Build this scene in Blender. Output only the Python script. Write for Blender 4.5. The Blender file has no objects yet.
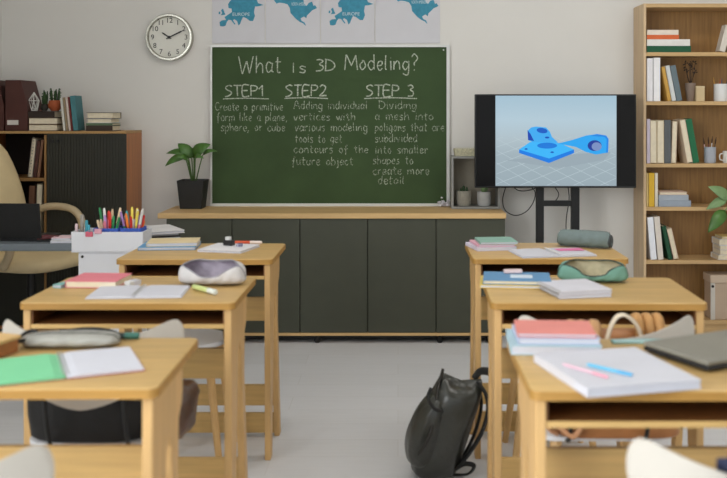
import bpy, bmesh, math, random
from mathutils import Vector, Matrix
rnd = random.Random(7)
R = math.radians
S = bpy.context.scene
COL = S.collection

# ------------------------------------------------------------------ camera, world, lights, exposure
F, EX, EY, EYE = 950.0, 398.0, 112.0, 1.31        # focal length in pixels, vanishing point, eye height
cd = bpy.data.cameras.new('camera'); cam = bpy.data.objects.new('camera', cd); COL.objects.link(cam)
cam.location = (0, 0, EYE); cam.rotation_euler = (R(90), 0, 0)
cd.sensor_width = 36; cd.lens = 36 * F / 727
cd.shift_x = (363.5 - EX) / 727; cd.shift_y = -(239 - EY) / 727
cd.clip_start = .05
cd.dof.use_dof = True; cd.dof.focus_distance = 5.5; cd.dof.aperture_fstop = 3.3
S.camera = cam

W = bpy.data.worlds.new('sky'); S.world = W; W.use_nodes = True
W.node_tree.nodes['Background'].inputs[0].default_value = (.86, .93, 1.0, 1)
W.node_tree.nodes['Background'].inputs[1].default_value = 1.0

def area(name, loc, rot, sx, sy, power, color):
    l = bpy.data.lights.new(name, 'AREA'); l.shape = 'RECTANGLE'; l.size = sx; l.size_y = sy
    l.energy = power; l.color = color
    o = bpy.data.objects.new(name, l); COL.objects.link(o); o.location = loc; o.rotation_euler = rot
    return o
area('window_daylight', (-2.62, 0.15, 1.85), (0, R(-90), 0), 1.6, 2.0, 125, (.93, .97, 1.0))
area('window_daylight', (-2.62, -1.75, 1.85), (0, R(-90), 0), 1.6, 1.6, 95, (.93, .97, 1.0))
for (x, y, p_) in ((-.9, 1.0, 6), (1.2, 1.0, 5), (-.6, 3.9, 10), (1.6, 3.9, 16)):
    area('ceiling_lamp_light', (x, y, 2.93), (0, 0, 0), 1.2, .6, p_, (1.0, .96, .91))

S.view_settings.view_transform = 'Standard'; S.view_settings.look = 'None'
S.view_settings.gamma = 1; S.view_settings.use_curve_mapping = False
S.view_settings.exposure = 0.06

# ------------------------------------------------------------------ helpers
def at(px, py, d):                                   # photo pixel at a distance -> world point
    return Vector(((px - EX) * d / F, d, EYE - (py - EY) * d / F))
def X(px, d): return (px - EX) * d / F
def Z(py, d): return EYE - (py - EY) * d / F
def lin(c):
    out = []
    for v in c[:3]:
        v /= 255.0
        out.append(v / 12.92 if v <= .04045 else ((v + .055) / 1.055) ** 2.4)
    return (*out, 1)

_M = {}
def mat(rgb, rough=.6, metal=0, bump=0, bscale=60, spec=.4, var=.06, vscale=9, name=None, stretch=None, sheen=0):
    key = (tuple(rgb), rough, metal, bump, bscale, var, vscale, stretch, spec)
    if key in _M: return _M[key]
    m = bpy.data.materials.new(name or 'surface'); m.use_nodes = True
    nt = m.node_tree; b = nt.nodes['Principled BSDF']
    b.inputs['Roughness'].default_value = rough; b.inputs['Metallic'].default_value = metal
    b.inputs['Specular IOR Level'].default_value = spec
    tc = nt.nodes.new('ShaderNodeTexCoord'); mp = nt.nodes.new('ShaderNodeMapping')
    nt.links.new(tc.outputs['Object'], mp.inputs[0])
    if stretch: mp.inputs['Scale'].default_value = stretch
    n = nt.nodes.new('ShaderNodeTexNoise'); n.inputs['Scale'].default_value = vscale; n.inputs['Detail'].default_value = 4
    nt.links.new(mp.outputs[0], n.inputs[0])
    r = nt.nodes.new('ShaderNodeValToRGB'); c = lin(rgb)
    r.color_ramp.elements[0].position = .3; r.color_ramp.elements[1].position = .7
    r.color_ramp.elements[0].color = tuple(v * (1 - var) for v in c[:3]) + (1,)
    r.color_ramp.elements[1].color = tuple(min(1, v * (1 + var)) for v in c[:3]) + (1,)
    nt.links.new(n.outputs[0], r.inputs[0]); nt.links.new(r.outputs[0], b.inputs['Base Color'])
    if bump:
        n2 = nt.nodes.new('ShaderNodeTexNoise'); n2.inputs['Scale'].default_value = bscale; n2.inputs['Detail'].default_value = 3
        nt.links.new(mp.outputs[0], n2.inputs[0])
        bu = nt.nodes.new('ShaderNodeBump'); bu.inputs['Strength'].default_value = bump; bu.inputs['Distance'].default_value = .01
        nt.links.new(n2.outputs[0], bu.inputs['Height']); nt.links.new(bu.outputs[0], b.inputs['Normal'])
    _M[key] = m
    return m

def wood(rgb, grain='X', var=.13, rough=.45, scale=5, spec=.35):
    st = {'X': (.6, 9, 9), 'Y': (9, .6, 9), 'Z': (9, 9, .6)}[grain]
    return mat(rgb, rough, var=var, vscale=scale, stretch=st, name='wood', spec=spec)

def emit(rgb, strength=1.0):
    m = bpy.data.materials.new('screen_light'); m.use_nodes = True
    b = m.node_tree.nodes['Principled BSDF']
    b.inputs['Base Color'].default_value = (0, 0, 0, 1); b.inputs['Roughness'].default_value = .35
    b.inputs['Specular IOR Level'].default_value = .2
    b.inputs['Emission Color'].default_value = lin(rgb); b.inputs['Emission Strength'].default_value = strength
    return m

class B:
    def __init__(s): s.bm = bmesh.new()
    def box(s, x0, x1, y0, y1, z0, z1, bev=0, seg=2, mtx=None):
        m = Matrix.Translation(((x0+x1)/2, (y0+y1)/2, (z0+z1)/2)) @ Matrix.Diagonal((abs(x1-x0), abs(y1-y0), abs(z1-z0), 1))
        g = bmesh.ops.create_cube(s.bm, size=1, matrix=m)
        vs = g['verts']
        if bev:
            es = list({e for v in vs for e in v.link_edges})
            r = bmesh.ops.bevel(s.bm, geom=es, offset=bev, segments=seg, profile=.5, affect='EDGES')
            vs = list({v for f in r['faces'] for v in f.verts} | {v for v in vs if v.is_valid})
        if mtx is not None:
            allv = set(vs); stack = list(vs)
            while stack:
                v = stack.pop()
                for e in v.link_edges:
                    o = e.other_vert(v)
                    if o not in allv: allv.add(o); stack.append(o)
            bmesh.ops.transform(s.bm, matrix=mtx, verts=list(allv))
        return s
    def prism(s, pts, lo, hi, axis='Z', bev=0):
        def P(a, b, h):
            return {'Z': (a, b, h), 'Y': (a, h, b), 'X': (h, a, b)}[axis]
        v0 = [s.bm.verts.new(P(a, b, lo)) for a, b in pts]; v1 = [s.bm.verts.new(P(a, b, hi)) for a, b in pts]
        n = len(pts); fs = []
        fs.append(s.bm.faces.new(v0)); fs.append(s.bm.faces.new(list(reversed(v1))))
        for i in range(n): fs.append(s.bm.faces.new((v0[i], v1[i], v1[(i+1) % n], v0[(i+1) % n])))
        bmesh.ops.recalc_face_normals(s.bm, faces=fs)
        if bev:
            es = list({e for v in v0 + v1 for e in v.link_edges if len(e.link_faces) == 2 and e.calc_face_angle(0) > .6})
            bmesh.ops.bevel(s.bm, geom=es, offset=bev, segments=2, profile=.5, affect='EDGES')
        return s
    def rings(s, rings, closed=True, cap=True):
        vs = [[s.bm.verts.new(p) for p in r] for r in rings]
        fs = []
        for a, b in zip(vs, vs[1:]):
            n = len(a)
            for i in range(n if closed else n-1):
                fs.append(s.bm.faces.new((a[i], a[(i+1) % n], b[(i+1) % n], b[i])))
        if cap and closed:
            fs.append(s.bm.faces.new(list(reversed(vs[0])))); fs.append(s.bm.faces.new(vs[-1]))
        bmesh.ops.recalc_face_normals(s.bm, faces=fs)
        return s
    def tube(s, pts, r, n=8, flat=None, up=None, smooth=0):
        pts = [Vector(p) for p in pts]
        if smooth: pts = catmull(pts, smooth)
        rs = r if isinstance(r, (list, tuple)) else [r] * len(pts)
        if len(rs) != len(pts): rs = [rs[min(len(rs)-1, int(i*len(rs)/len(pts)))] for i in range(len(pts))]
        rr = []; prev = None
        for i, p in enumerate(pts):
            t = (pts[min(i+1, len(pts)-1)] - pts[max(i-1, 0)]).normalized()
            u = Vector(up) if up else (prev if prev is not None else (Vector((0, 0, 1)) if abs(t.z) < .9 else Vector((1, 0, 0))))
            u = (u - t * u.dot(t))
            if u.length < 1e-5: u = t.orthogonal()
            u.normalize(); prev = u; w = t.cross(u)
            f = flat or 1
            rr.append([p + (u * math.cos(a) * rs[i] + w * math.sin(a) * rs[i] * f) for a in [2*math.pi*k/n for k in range(n)]])
        return s.rings(rr)
    def lathe(s, prof, c=(0, 0, 0), n=24, caps=True):
        rr = [[(c[0] + r*math.cos(2*math.pi*k/n), c[1] + r*math.sin(2*math.pi*k/n), c[2] + z) for k in range(n)] for r, z in prof]
        return s.rings(rr, cap=caps)
    def ball(s, c, rx, ry=None, rz=None, sub=2):
        ry = ry or rx; rz = rz or rx
        bmesh.ops.create_icosphere(s.bm, subdivisions=sub, radius=1, matrix=Matrix.Translation(c) @ Matrix.Diagonal((rx, ry, rz, 1)))
        return s
    def build(s, name, m, parent=None, smooth=False, loc=None, sub=0, solid=0, jitter=0):
        if jitter:
            for v in s.bm.verts: v.co += Vector((rnd.uniform(-1, 1), rnd.uniform(-1, 1), rnd.uniform(-1, 1))) * jitter
        me = bpy.data.meshes.new(name); s.bm.to_mesh(me); s.bm.free()
        if smooth:
            for p in me.polygons: p.use_smooth = True
        if smooth == 'auto':
            try: me.set_sharp_from_angle(angle=R(38))
            except Exception: pass
        o = bpy.data.objects.new(name, me); COL.objects.link(o); me.materials.append(m)
        if parent is not None: o.parent = parent
        if loc is not None: o.location = loc
        if solid:
            md = o.modifiers.new('thickness', 'SOLIDIFY'); md.thickness = solid; md.offset = 0
        if sub:
            md = o.modifiers.new('round', 'SUBSURF'); md.levels = sub; md.render_levels = sub
        return o

def catmull(p, k):
    if len(p) < 3: return p
    out = []
    q = [p[0]*2 - p[1]] + list(p) + [p[-1]*2 - p[-2]]
    for i in range(1, len(q)-2):
        a, b, c, d = q[i-1], q[i], q[i+1], q[i+2]
        for j in range(k):
            t = j / k
            out.append(.5*((2*b) + (c-a)*t + (2*a-5*b+4*c-d)*t*t + (3*b-a-3*c+d)*t**3))
    out.append(p[-1])
    return out

def tag(o, label=None, cat=None, group=None, kind=None):
    if label: o['label'] = label
    if cat: o['category'] = cat
    if group: o['group'] = group
    if kind: o['kind'] = kind
    return o
def thing(name, label, cat, loc=(0, 0, 0), rz=0, group=None, ry=0, rx=0):
    o = bpy.data.objects.new(name, None); COL.objects.link(o)
    o.empty_display_size = .05
    o.location = loc; o.rotation_euler = (rx, ry, rz)
    return tag(o, label, cat, group)
def struct(name, b, m, **k): return tag(b.build(name, m, **k), kind='structure')
def copy_tree(o, parent=None):
    c = o.copy(); COL.objects.link(c)
    if parent is not None: c.parent = parent
    for ch in [x for x in COL.objects if x.parent == o]: copy_tree(ch, c)
    return c

# ------------------------------------------------------------------ palette
WALL = mat((224, 221, 215), .85, bump=.05, bscale=180, var=.015, vscale=3, name='painted_wall')
WHITE = mat((216, 216, 214), .5, var=.02)
PAPER = mat((204, 204, 212), .7, var=.02)
PAGE = mat((226, 214, 188), .8, var=.06, vscale=40)
BIRCH = wood((202, 166, 106), 'X')
EDGE = wood((176, 132, 66), 'X')
BIRCH_Z = wood((208, 168, 112), 'Z')
BIRCH_SHADED = wood((118, 74, 38), 'X')  # birch darkened: shade inside the book box put into the colour
OAKTOP = wood((212, 176, 122), 'X', .1)
SHELFW = wood((198, 164, 116), 'X', .1)
SHELFZ = wood((208, 180, 142), 'Z', .1)
SHELFB = wood((152, 114, 66), 'Z', .2, scale=7)
CABW = wood((176, 112, 62), 'Z', .15)
GREY = mat((68, 70, 57), .5, var=.05)
BLACK = mat((22, 22, 22), .4, var=.05)
RUBBER = mat((20, 20, 20), .7, var=.05)
METAL = mat((190, 190, 186), .3, 1, var=.03)
DARKIN = mat((40, 32, 26), .7)

# ------------------------------------------------------------------ room
Y1, XL, XR, Y0, HC = 5.80, -2.42, 3.2, -2.6, 3.0
def floor_material():
    m = bpy.data.materials.new('laminate_floor'); m.use_nodes = True; nt = m.node_tree; b = nt.nodes['Principled BSDF']
    tc = nt.nodes.new('ShaderNodeTexCoord')
    br = nt.nodes.new('ShaderNodeTexBrick'); br.offset = .37
    br.inputs['Color1'].default_value = lin((222, 222, 224)); br.inputs['Color2'].default_value = lin((217, 217, 218))
    br.inputs['Mortar'].default_value = lin((212, 211, 211)); br.inputs['Scale'].default_value = 1
    br.inputs['Mortar Size'].default_value = .002; br.inputs['Brick Width'].default_value = 1.3; br.inputs['Row Height'].default_value = .19
    nt.links.new(tc.outputs['Object'], br.inputs[0])
    mp = nt.nodes.new('ShaderNodeMapping'); mp.inputs['Scale'].default_value = (1.2, 14, 1); nt.links.new(tc.outputs['Object'], mp.inputs[0])
    n = nt.nodes.new('ShaderNodeTexNoise'); n.inputs['Scale'].default_value = 4; n.inputs['Detail'].default_value = 6; nt.links.new(mp.outputs[0], n.inputs[0])
    mx = nt.nodes.new('ShaderNodeMixRGB'); mx.blend_type = 'SOFT_LIGHT'; mx.inputs[0].default_value = .2
    nt.links.new(br.outputs[0], mx.inputs[1]); nt.links.new(n.outputs[0], mx.inputs[2]); nt.links.new(mx.outputs[0], b.inputs['Base Color'])
    b.inputs['Roughness'].default_value = .42; b.inputs['Specular IOR Level'].default_value = .35
    return m
struct('floor', B().box(XL-.3, XR+.1, Y0, Y1+.1, -.1, 0), floor_material())
struct('ceiling', B().box(XL-.3, XR+.1, Y0, Y1+.1, HC, HC+.1), mat((225, 224, 220), .9, var=.02))
struct('wall_back', B().box(XL-.3, XR+.1, Y1, Y1+.1, 0, HC), WALL)
struct('wall_right', B().box(XR, XR+.1, Y0, Y1, 0, HC), WALL)
wl = B()
wins = ((-2.5, -1.0), (-.75, 1.1)); z0w, z1w = .95, 2.75
ys = [Y0]
for a, b in wins: ys += [a, b]
ys += [Y1]
for i in range(0, len(ys), 2): wl.box(XL-.2, XL, ys[i], ys[i+1], 0, HC)
for a, b in wins: wl.box(XL-.2, XL, a, b, 0, z0w).box(XL-.2, XL, a, b, z1w, HC)
struct('wall_left', wl, WALL)
for i, (a, b) in enumerate(wins):
    f = B()
    for (p, q, r_, s_) in ((a, a+.06, z0w, z1w), (b-.06, b, z0w, z1w), (a, b, z0w, z0w+.06), (a, b, z1w-.06, z1w), ((a+b)/2-.03, (a+b)/2+.03, z0w, z1w)):
        f.box(XL-.14, XL-.08, p, q, r_, s_)
    struct('window_%d' % (i+1), f, WHITE)

# ------------------------------------------------------------------ single-stroke chalk lettering
G = {
'A': (7, '0 0 3.5 10 7 0;1.3 4 5.7 4'), 'C': (6, '6 8.5 3.5 10 .8 7.5 .5 3 3 0 6 1.5'), 'D': (7, '0 0 .3 10;-.5 10 4 9 6.8 5 4 1 -.5 0'),
'E': (5.5, '5.5 10 0 10 0 0 5.7 0;0 5.2 4.6 5.2'), 'M': (9, '0 0 1 10;1 10 4.5 3;4.5 3 8 10;8 10 9 0'), 'P': (5.5, '0 0 0 10;0 10 4 9.6 5.5 7.5 4 5.3 0 4.8'),
'S': (6, '6 8.8 3.5 10 .8 8.6 1.2 6.4 4.6 4.6 5.6 2.4 3.4 .4 0 -.6'), 'T': (6, '-.4 10 6.4 10;3 10 3 0'), 'W': (10, '0 10 2.3 0;2.3 0 5 7.5;5 7.5 7.2 0;7.2 0 9.8 10'),
'1': (3.4, '0 6.5 2.8 10;2.8 10 2.8 0'), '2': (6, '.3 8 2.6 10 5.2 8 3.6 4.2 0 0;0 0 6 .2'), '3': (5.4, '.3 9.3 3 10 4.8 8 2.2 5.6 5 3.6 4 .6 0 .2'),
'?': (5, '.4 8.5 2.5 10.6 4.8 8.6 3.8 6 2.4 4.6 2.2 2.8;2 .4 2.3 .1'), 'i': (1.6, '.8 6 .8 0;.7 8.4 1 8.1'), 'I': (2, '1 9.6 .9 0'),
'a': (4.8, '4.4 5.4 2 6 .3 3 1.6 .2 4 2 4.5 5.8;4.5 5.8 4.3 1 5.2 .2'), 'b': (4.6, '.2 10 .4 0;.4 3.6 2.6 6 4.5 3 2.4 0 .4 1'), 'c': (4.2, '4 5 2 6 .3 3 2 0 4.3 1.2'),
'd': (4.8, '4.2 5 2 6 .3 3 2 .1 4.3 2;4.6 10 4.4 0'), 'e': (4.4, '.5 3 3.8 3.6 3.6 5.6 1.6 5.8 .3 2.6 2 0 4.4 1.2'), 'f': (4, '4.2 9 2.6 10 1.8 7 1.4 -2.5;0 5 3.8 5.2'),
'g': (4.8, '4.2 5.2 2 6 .4 3 2 .2 4.2 2.4;4.5 6 4.2 -2 2.4 -3.4 .2 -2'), 'h': (4.6, '.2 10 .2 0;.2 3 2.4 6 4 4.6 4.4 0'), 'j': (2.6, '2 6 1.8 -2 .2 -3.2;2 8.4 2.2 8.1'),
'k': (4.4, '.2 10 .2 0;3.8 6 .4 2.8;1.4 3.6 4.4 0'), 'l': (1.8, '.8 10 .6 2 1.4 0'), 'm': (7.4, '.2 6 .2 0;.2 3.6 2 6 3.4 4.6 3.5 0;3.5 3.6 5.4 6 6.8 4.6 7.1 0'),
'n': (4.6, '.2 6 .2 0;.2 3.4 2.4 6 4 4.6 4.4 0'), 'o': (4.6, '2.4 6 .3 3.4 2 0 4.4 2.6 2.9 5.9 2 6'), 'p': (4.6, '.4 6 .2 -3.4;.3 3.6 2.6 6 4.5 3 2.4 0 .4 1'),
'r': (3.6, '.2 6 .4 0;.4 3.4 2 5.8 3.6 5.4'), 's': (4, '3.8 5.4 1.8 6 .6 4.4 3.4 2.2 2.6 .2 0 .3'), 't': (4, '1.8 9 1.8 1 3.6 .2;0 6.2 4 6.4'),
'u': (4.8, '.2 6 .4 1.6 2 0 4.2 3 4.3 6;4.3 6 4.4 .8 5 0'), 'v': (4.4, '0 6 2 0;2 0 4.4 6.2'), 'w': (6.6, '0 6 1.6 0;1.6 0 3.3 5;3.3 5 4.8 0;4.8 0 6.6 6.2'),
'x': (4.2, '0 6 4 0;4 6 0 0'), 'y': (4.6, '.2 6 2.2 1;4.5 6 1 -3.2'), ',': (1.8, '1 .6 .3 -1.8'), ' ': (4.2, ''),
}
def text_width(t): return sum(G[c][0] + 1.6 for c in t) - 1.6
def chalk(b, t, px, py, pxw, cap, d, sw, jit=.35, slope=0.):
    """lettering whose baseline starts at photo point px,py, pxw wide, capitals cap high (all in photo pixels at distance d)"""
    k = d / F; sx = pxw / text_width(t); sy = cap / 10.0; u = 0
    for ch in t:
        w, st = G[ch]
        dy = rnd.uniform(-.5, .5) * jit
        for part in st.split(';'):
            v = [float(q) for q in part.split()]
            if len(v) < 4: continue
            pts = [Vector((v[i], v[i+1], 0)) for i in range(0, len(v), 2)]
            pts = [p + Vector((rnd.uniform(-1, 1), rnd.uniform(-1, 1), 0)) * jit for p in pts]
            if len(pts) > 2: pts = catmull(pts, 4)
            W3 = []
            for p in pts:
                qx = px + (u + p.x) * sx; qy = py - (p.y + dy) * sy + slope * (u * sx)
                W3.append(Vector(((qx - EX) * k, 0, EYE - (qy - EY) * k)))
            L = []; Rr = []
            for i, p in enumerate(W3):
                tt = W3[min(i+1, len(W3)-1)] - W3[max(i-1, 0)]
                if tt.length < 1e-7: tt = Vector((1, 0, 0))
                n = Vector((-tt.z, 0, tt.x)).normalized() * (sw * k * .5 * rnd.uniform(.8, 1.2))
                L.append(b.bm.verts.new((p.x + n.x, d, p.z + n.z))); Rr.append(b.bm.verts.new((p.x - n.x, d, p.z - n.z)))
            for i in range(len(W3)-1):
                b.bm.faces.new((L[i], L[i+1], Rr[i+1], Rr[i]))
        u += w + 1.6
def chalk_material(rgb, lo, hi):
    m = bpy.data.materials.new('chalk'); m.use_nodes = True; nt = m.node_tree; b = nt.nodes['Principled BSDF']
    b.inputs['Base Color'].default_value = lin(rgb); b.inputs['Roughness'].default_value = .95
    tc = nt.nodes.new('ShaderNodeTexCoord'); n = nt.nodes.new('ShaderNodeTexNoise'); n.inputs['Scale'].default_value = 150; n.inputs['Detail'].default_value = 2
    nt.links.new(tc.outputs['Object'], n.inputs[0])
    mr = nt.nodes.new('ShaderNodeMapRange'); mr.inputs['From Min'].default_value = .35; mr.inputs['From Max'].default_value = .65
    mr.inputs['To Min'].default_value = lo; mr.inputs['To Max'].default_value = hi
    nt.links.new(n.outputs[0], mr.inputs['Value']); nt.links.new(mr.outputs[0], b.inputs['Alpha'])
    return m

# ------------------------------------------------------------------ chalkboard
DB = 5.775
bx0, bx1, bz0, bz1 = X(210.5, DB), X(449.5, DB), Z(206.2, DB), Z(45, DB)
cb = thing('chalkboard', 'green chalkboard with handwritten lesson on 3D modeling, thin pale metal frame', 'chalkboard', (0, 0, 0))
fr = .014
cbm = mat((62, 82, 50), .75, bump=.06, bscale=40, var=.1, vscale=5, spec=.25)
B().box(bx0+.004, bx1-.008, DB+.003, Y1-.003, bz0+.006, bz1-.004).build('writing_surface', cbm, cb)
f = B()
f.box(bx0, bx0+.010, DB-.006, Y1-.003, bz0, bz1).box(bx1-.018, bx1, DB-.006, Y1-.003, bz0, bz1)
f.box(bx0+.0102, bx1-.0182, DB-.006, Y1-.003, bz1-.013, bz1).box(bx0+.0102, bx1-.0182, DB-.006, Y1-.003, bz0, bz0+.017)
f.build('frame', mat((214, 214, 210), .4, .3, var=.02), cb)
for (sx_, sz_) in ((bx1-.036, bz1-.03),):
    B().lathe([(.0001, -.002), (.005, -.002), (.005, .002), (.0001, .002)], n=10).build('screw', METAL, cb, loc=(sx_, DB, sz_)).rotation_euler = (R(90), 0, 0)
BRIGHT = chalk_material((206, 214, 196), .4, .95); FAINT = chalk_material((186, 198, 176), .15, .8)
DT = DB + .0022
for (w_, x, y, wd_, cp_, sl) in (('What', 239, 73.5, 42, 17, -.03), ('Is', 292, 72.5, 14.5, 10.5, 0), ('3D', 316, 71, 19.5, 11.5, 0), ('Modeling?', 345, 70, 73, 15, 0)):
    t = B(); chalk(t, w_, x, y, wd_, cp_, DT, 1.15, .3, sl); t.build('chalk_title_word', BRIGHT, cb)
def underline(b, x0, x1, y, bow=.8):
    k = DT / F; n = 10; L = []; Q = []
    for i in range(n+1):
        px = x0 + (x1-x0)*i/n; py = y - bow*math.sin(math.pi*i/n) + rnd.uniform(-.1, .1)
        p = at(px, py, DT); L.append(b.bm.verts.new((p.x, DT, p.z + .5*k))); Q.append(b.bm.verts.new((p.x, DT, p.z - .5*k)))
    for i in range(n): b.bm.faces.new((L[i], L[i+1], Q[i+1], Q[i]))
for txt, x, y, w, u in (('STEP1', 225, 96.2, 38, (223, 269, 99)), ('STEP2', 285.5, 96, 41, (284.5, 328, 98.5)), ('STEP 3', 366, 96, 48, (364, 417, 98.6))):
    t = B(); chalk(t, txt, x, y, w, 11, DT, 1.25, .25); underline(t, *u); t.build('chalk_heading', BRIGHT, cb)
paras = (
 [('Create a primitive', 215, 110.5, 68), ('form like a plane,', 217, 121, 70), ('sphere, or cube', 221, 131, 64)],
 [('Adding individual', 294, 109, 73), ('vertices with', 294, 120.5, 61), ('various modeling', 295, 131, 72), ('tools to get', 295, 142.5, 47), ('contours of the', 294, 153, 74), ('future object', 292, 165, 61)],
 [('Dividing', 379, 109, 37), ('a mesh into', 375, 120, 58), ('poligons that are', 375, 131, 69), ('subdivided', 375, 142, 42), ('into smaller', 375.5, 153.5, 52), ('shapes to', 373, 164, 40), ('create more', 373, 174.5, 56), ('detail', 378, 184, 26)])
for p in paras:
    for (s_, x, y, w) in p:
        tw_ = text_width(s_); off = 0
        for wd_ in s_.split(' '):
            t = B(); chalk(t, wd_, x + w*off/tw_, y, w*text_width(wd_)/tw_, 8.2, DT, .85, .4); t.build('chalk_word', FAINT, cb)
            off += text_width(wd_) + 1.6 + G[' '][0] + 1.6
# crumpled white chalk bits at the board's lower right corner
cc = B()
for i in range(34):
    p = at(rnd.uniform(438, 450), 0, 5.74); zz = .7425 + abs(rnd.gauss(0, .016))
    cc.ball((p.x, 5.742 + rnd.uniform(-.012, .012), zz + .004), rnd.uniform(.004, .009), rnd.uniform(.004, .008), rnd.uniform(.004, .009), 1)
tag(cc.build('crumpled_tissue', mat((225, 222, 228), .8, var=.25, vscale=120), jitter=.002), 'crumpled white tissue at the lower right corner of the green chalkboard', 'tissue')

# ------------------------------------------------------------------ map posters above the board
EU = [(220, 26), (219.5, 22), (222, 20.3), (226, 20), (224.5, 17), (229, 14), (232, 12), (231.5, 8.5), (228.5, 8), (228, 4), (231, 0), (235, -6), (240, -11), (250, -14), (258, -10), (256, -2), (258, 3), (263.5, 5), (258, 6.3), (255, 6.5), (254, 12), (255, 16), (253, 21), (250, 21), (246, 18), (243, 17), (241.5, 20), (240, 24), (238.4, 25.5), (237, 21), (234, 19), (233, 20.5), (235.5, 24), (234.5, 24.6), (231, 20), (228.5, 19.7), (227, 21.5), (225.5, 25.6), (223, 26.5)]
UK = [(220.6, 15.3), (222.2, 13), (221, 10), (223, 8.5), (224.2, 12), (225.4, 14.6)]
IE = [(218.6, 14.2), (218.8, 11.6), (220.4, 11.6), (220.2, 14)]
NA = [(274.5, 1), (276.5, 3.6), (279, 2.6), (283, 3), (287.5, 4.3), (289.8, 8), (290.5, 13), (296, 19), (300, 22), (303, 23.2), (305, 25.3), (306, 25.6), (304.6, 22.4), (301.7, 21), (300.6, 18.4), (304, 16.4), (306.3, 18.3), (307, 15.4), (310.5, 12), (312, 10.4), (317, 8), (315, 5), (313.6, 6), (312, 1.5), (308.6, 3), (306.5, 6), (304, 3.6), (303, -3), (310, -8), (296, -14), (280, -12), (272, -4)]
MAPB = mat((62, 142, 168), .7, var=.12, vscale=60)
LILAC = mat((210, 209, 213), .75, var=.015)
DP = 5.793
def poster(x0, x1, label, shapes, dx, dy, word, wx, wy, ww):
    o = thing('map_poster', label, 'poster', (0, 0, 0), group='continent maps above the chalkboard')
    B().box(X(x0, DP), X(x1, DP), DP+.002, Y1-.001, Z(43.2, DP), Z(-42, DP)).build('sheet', LILAC, o)
    b = B()
    for sh in shapes:
        pts = [(X(x+dx, DP), Z(y+dy, DP)) for x, y in sh]
        b.prism(pts, DP+.0008, DP+.0018, 'Y')
    b.build('continent', MAPB, o)
    tx = bpy.data.curves.new('lettering', 'FONT'); tx.body = word; tx.align_x = 'CENTER'; tx.size = 4.6*DP/F; tx.extrude = .0002
    to = bpy.data.objects.new('lettering', tx); me = bpy.data.meshes.new_from_object(to); bpy.data.objects.remove(to)
    xs = [v.co.x for v in me.vertices]; sc = ww*DP/F/(max(xs)-min(xs))
    for v in me.vertices: v.co.x *= sc
    me.materials.append(mat((205, 222, 228), .7, var=.02))
    lo = bpy.data.objects.new('lettering', me); COL.objects.link(lo); lo.parent = o
    lo.location = (X(wx, DP), DP+.0004, Z(wy, DP)); lo.rotation_euler = (R(90), 0, 0)
poster(212, 264.6, 'leftmost blue map of Europe above the chalkboard corner nearest the clock', (EU, UK, IE), 0, 0, 'EUROPE', 241, 15.8, 17)
poster(265.6, 320, 'blue North America map above the word What on the chalkboard', (NA,), 0, 0, 'NORTH AMERICA', 299, 5.6, 15)
poster(321, 374.4, 'blue map of Europe above the middle of the chalkboard, right of a North America map', (EU, UK, IE), 110, -1, 'EUROPE', 351, 15.4, 17)
poster(375.4, 440, 'blue North America map above the right end of the chalkboard', (NA,), 121.5, -2, 'NORTH AMERICA', 419, 3.6, 15)

# ------------------------------------------------------------------ wall clock
dc = 5.77; c = at(169.2, 37.3, dc); rc = 23.6*dc/F
ck = thing('wall_clock', 'round white wall clock with silver rim reading ten past ten', 'clock', (c.x, Y1-.002, c.z), rx=R(90))
B().lathe([(rc*.86, 0), (rc, 0), (rc, .035), (rc*.97, .045), (rc*.90, .045), (rc*.88, .030), (rc*.86, .026)], n=48, caps=False).build('rim', mat((176, 174, 164), .25, .9, var=.03), ck, smooth='auto')
B().lathe([(.0001, .001), (rc*.885, .001), (rc*.885, .024), (.0001, .024)], n=48).build('dial', mat((226, 224, 214), .6, var=.02), ck)
nb = bpy.data.curves
for h in range(1, 13):
    tx = nb.new('numeral', 'FONT'); tx.body = str(h); tx.align_x = 'CENTER'; tx.align_y = 'CENTER'; tx.size = rc*.30; tx.extrude = .0004
    to = bpy.data.objects.new('numeral', tx); me = bpy.data.meshes.new_from_object(to); bpy.data.objects.remove(to)
    me.materials.append(mat((52, 50, 46), .6)); o = bpy.data.objects.new('numeral', me); COL.objects.link(o); o.parent = ck
    a = math.pi/2 - h*math.pi/6; o.location = (rc*.71*math.cos(a), rc*.71*math.sin(a), .0250)
def hand(name, ang, l, w, zz, tail):
    d_ = Vector((math.sin(ang), math.cos(ang))); n_ = Vector((d_.y, -d_.x)) * w
    a, e = -d_*tail, d_*l
    B().prism([tuple(a+n_*.6), tuple(e*.75+n_), tuple(e), tuple(e*.75-n_), tuple(a-n_*.6)], zz, zz+.001).build(name, BLACK, ck)
hand('hour_hand', R(-57), rc*.40, .0045, .027, rc*.1); hand('minute_hand', R(64), rc*.70, .0045, .029, rc*.14)
B().lathe([(.0001, .0305), (.009, .0305), (.009, .032), (.0001, .032)], n=16).build('hub', BLACK, ck)

# ------------------------------------------------------------------ sideboard under the board
YS = 5.37
sx0, sx1 = X(166, YS), X(505.5, YS); zt = .738
sb = thing('sideboard', 'long low sideboard with five dark grey doors under the chalkboard', 'cabinet', ((sx0+sx1)/2, YS, 0))
ox = (sx0+sx1)/2
def sbx(b, x0, x1, *a, **k): return b.box(x0-ox, x1-ox, *a, **k)
sbx(B(), X(158, YS), X(506, YS), -.012, .42, zt-.030, zt, bev=.003).build('top', OAKTOP, sb)
b = B(); sbx(b, sx0, sx1, .022, .42, .062, zt-.031); b.build('body', GREY, sb)
sbx(B(), sx0, sx1, 0, .42, .045, .061).build('base_board', OAKTOP, sb)
seams = [166, 232, 300, 367.6, 436, 505.5]
for i in range(5):
    b = B(); sbx(b, X(seams[i], YS)+.0025, X(seams[i+1], YS)-.0025, 0, .0215, .063, zt-.033, bev=.0015); b.build('door', GREY, sb)
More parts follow.
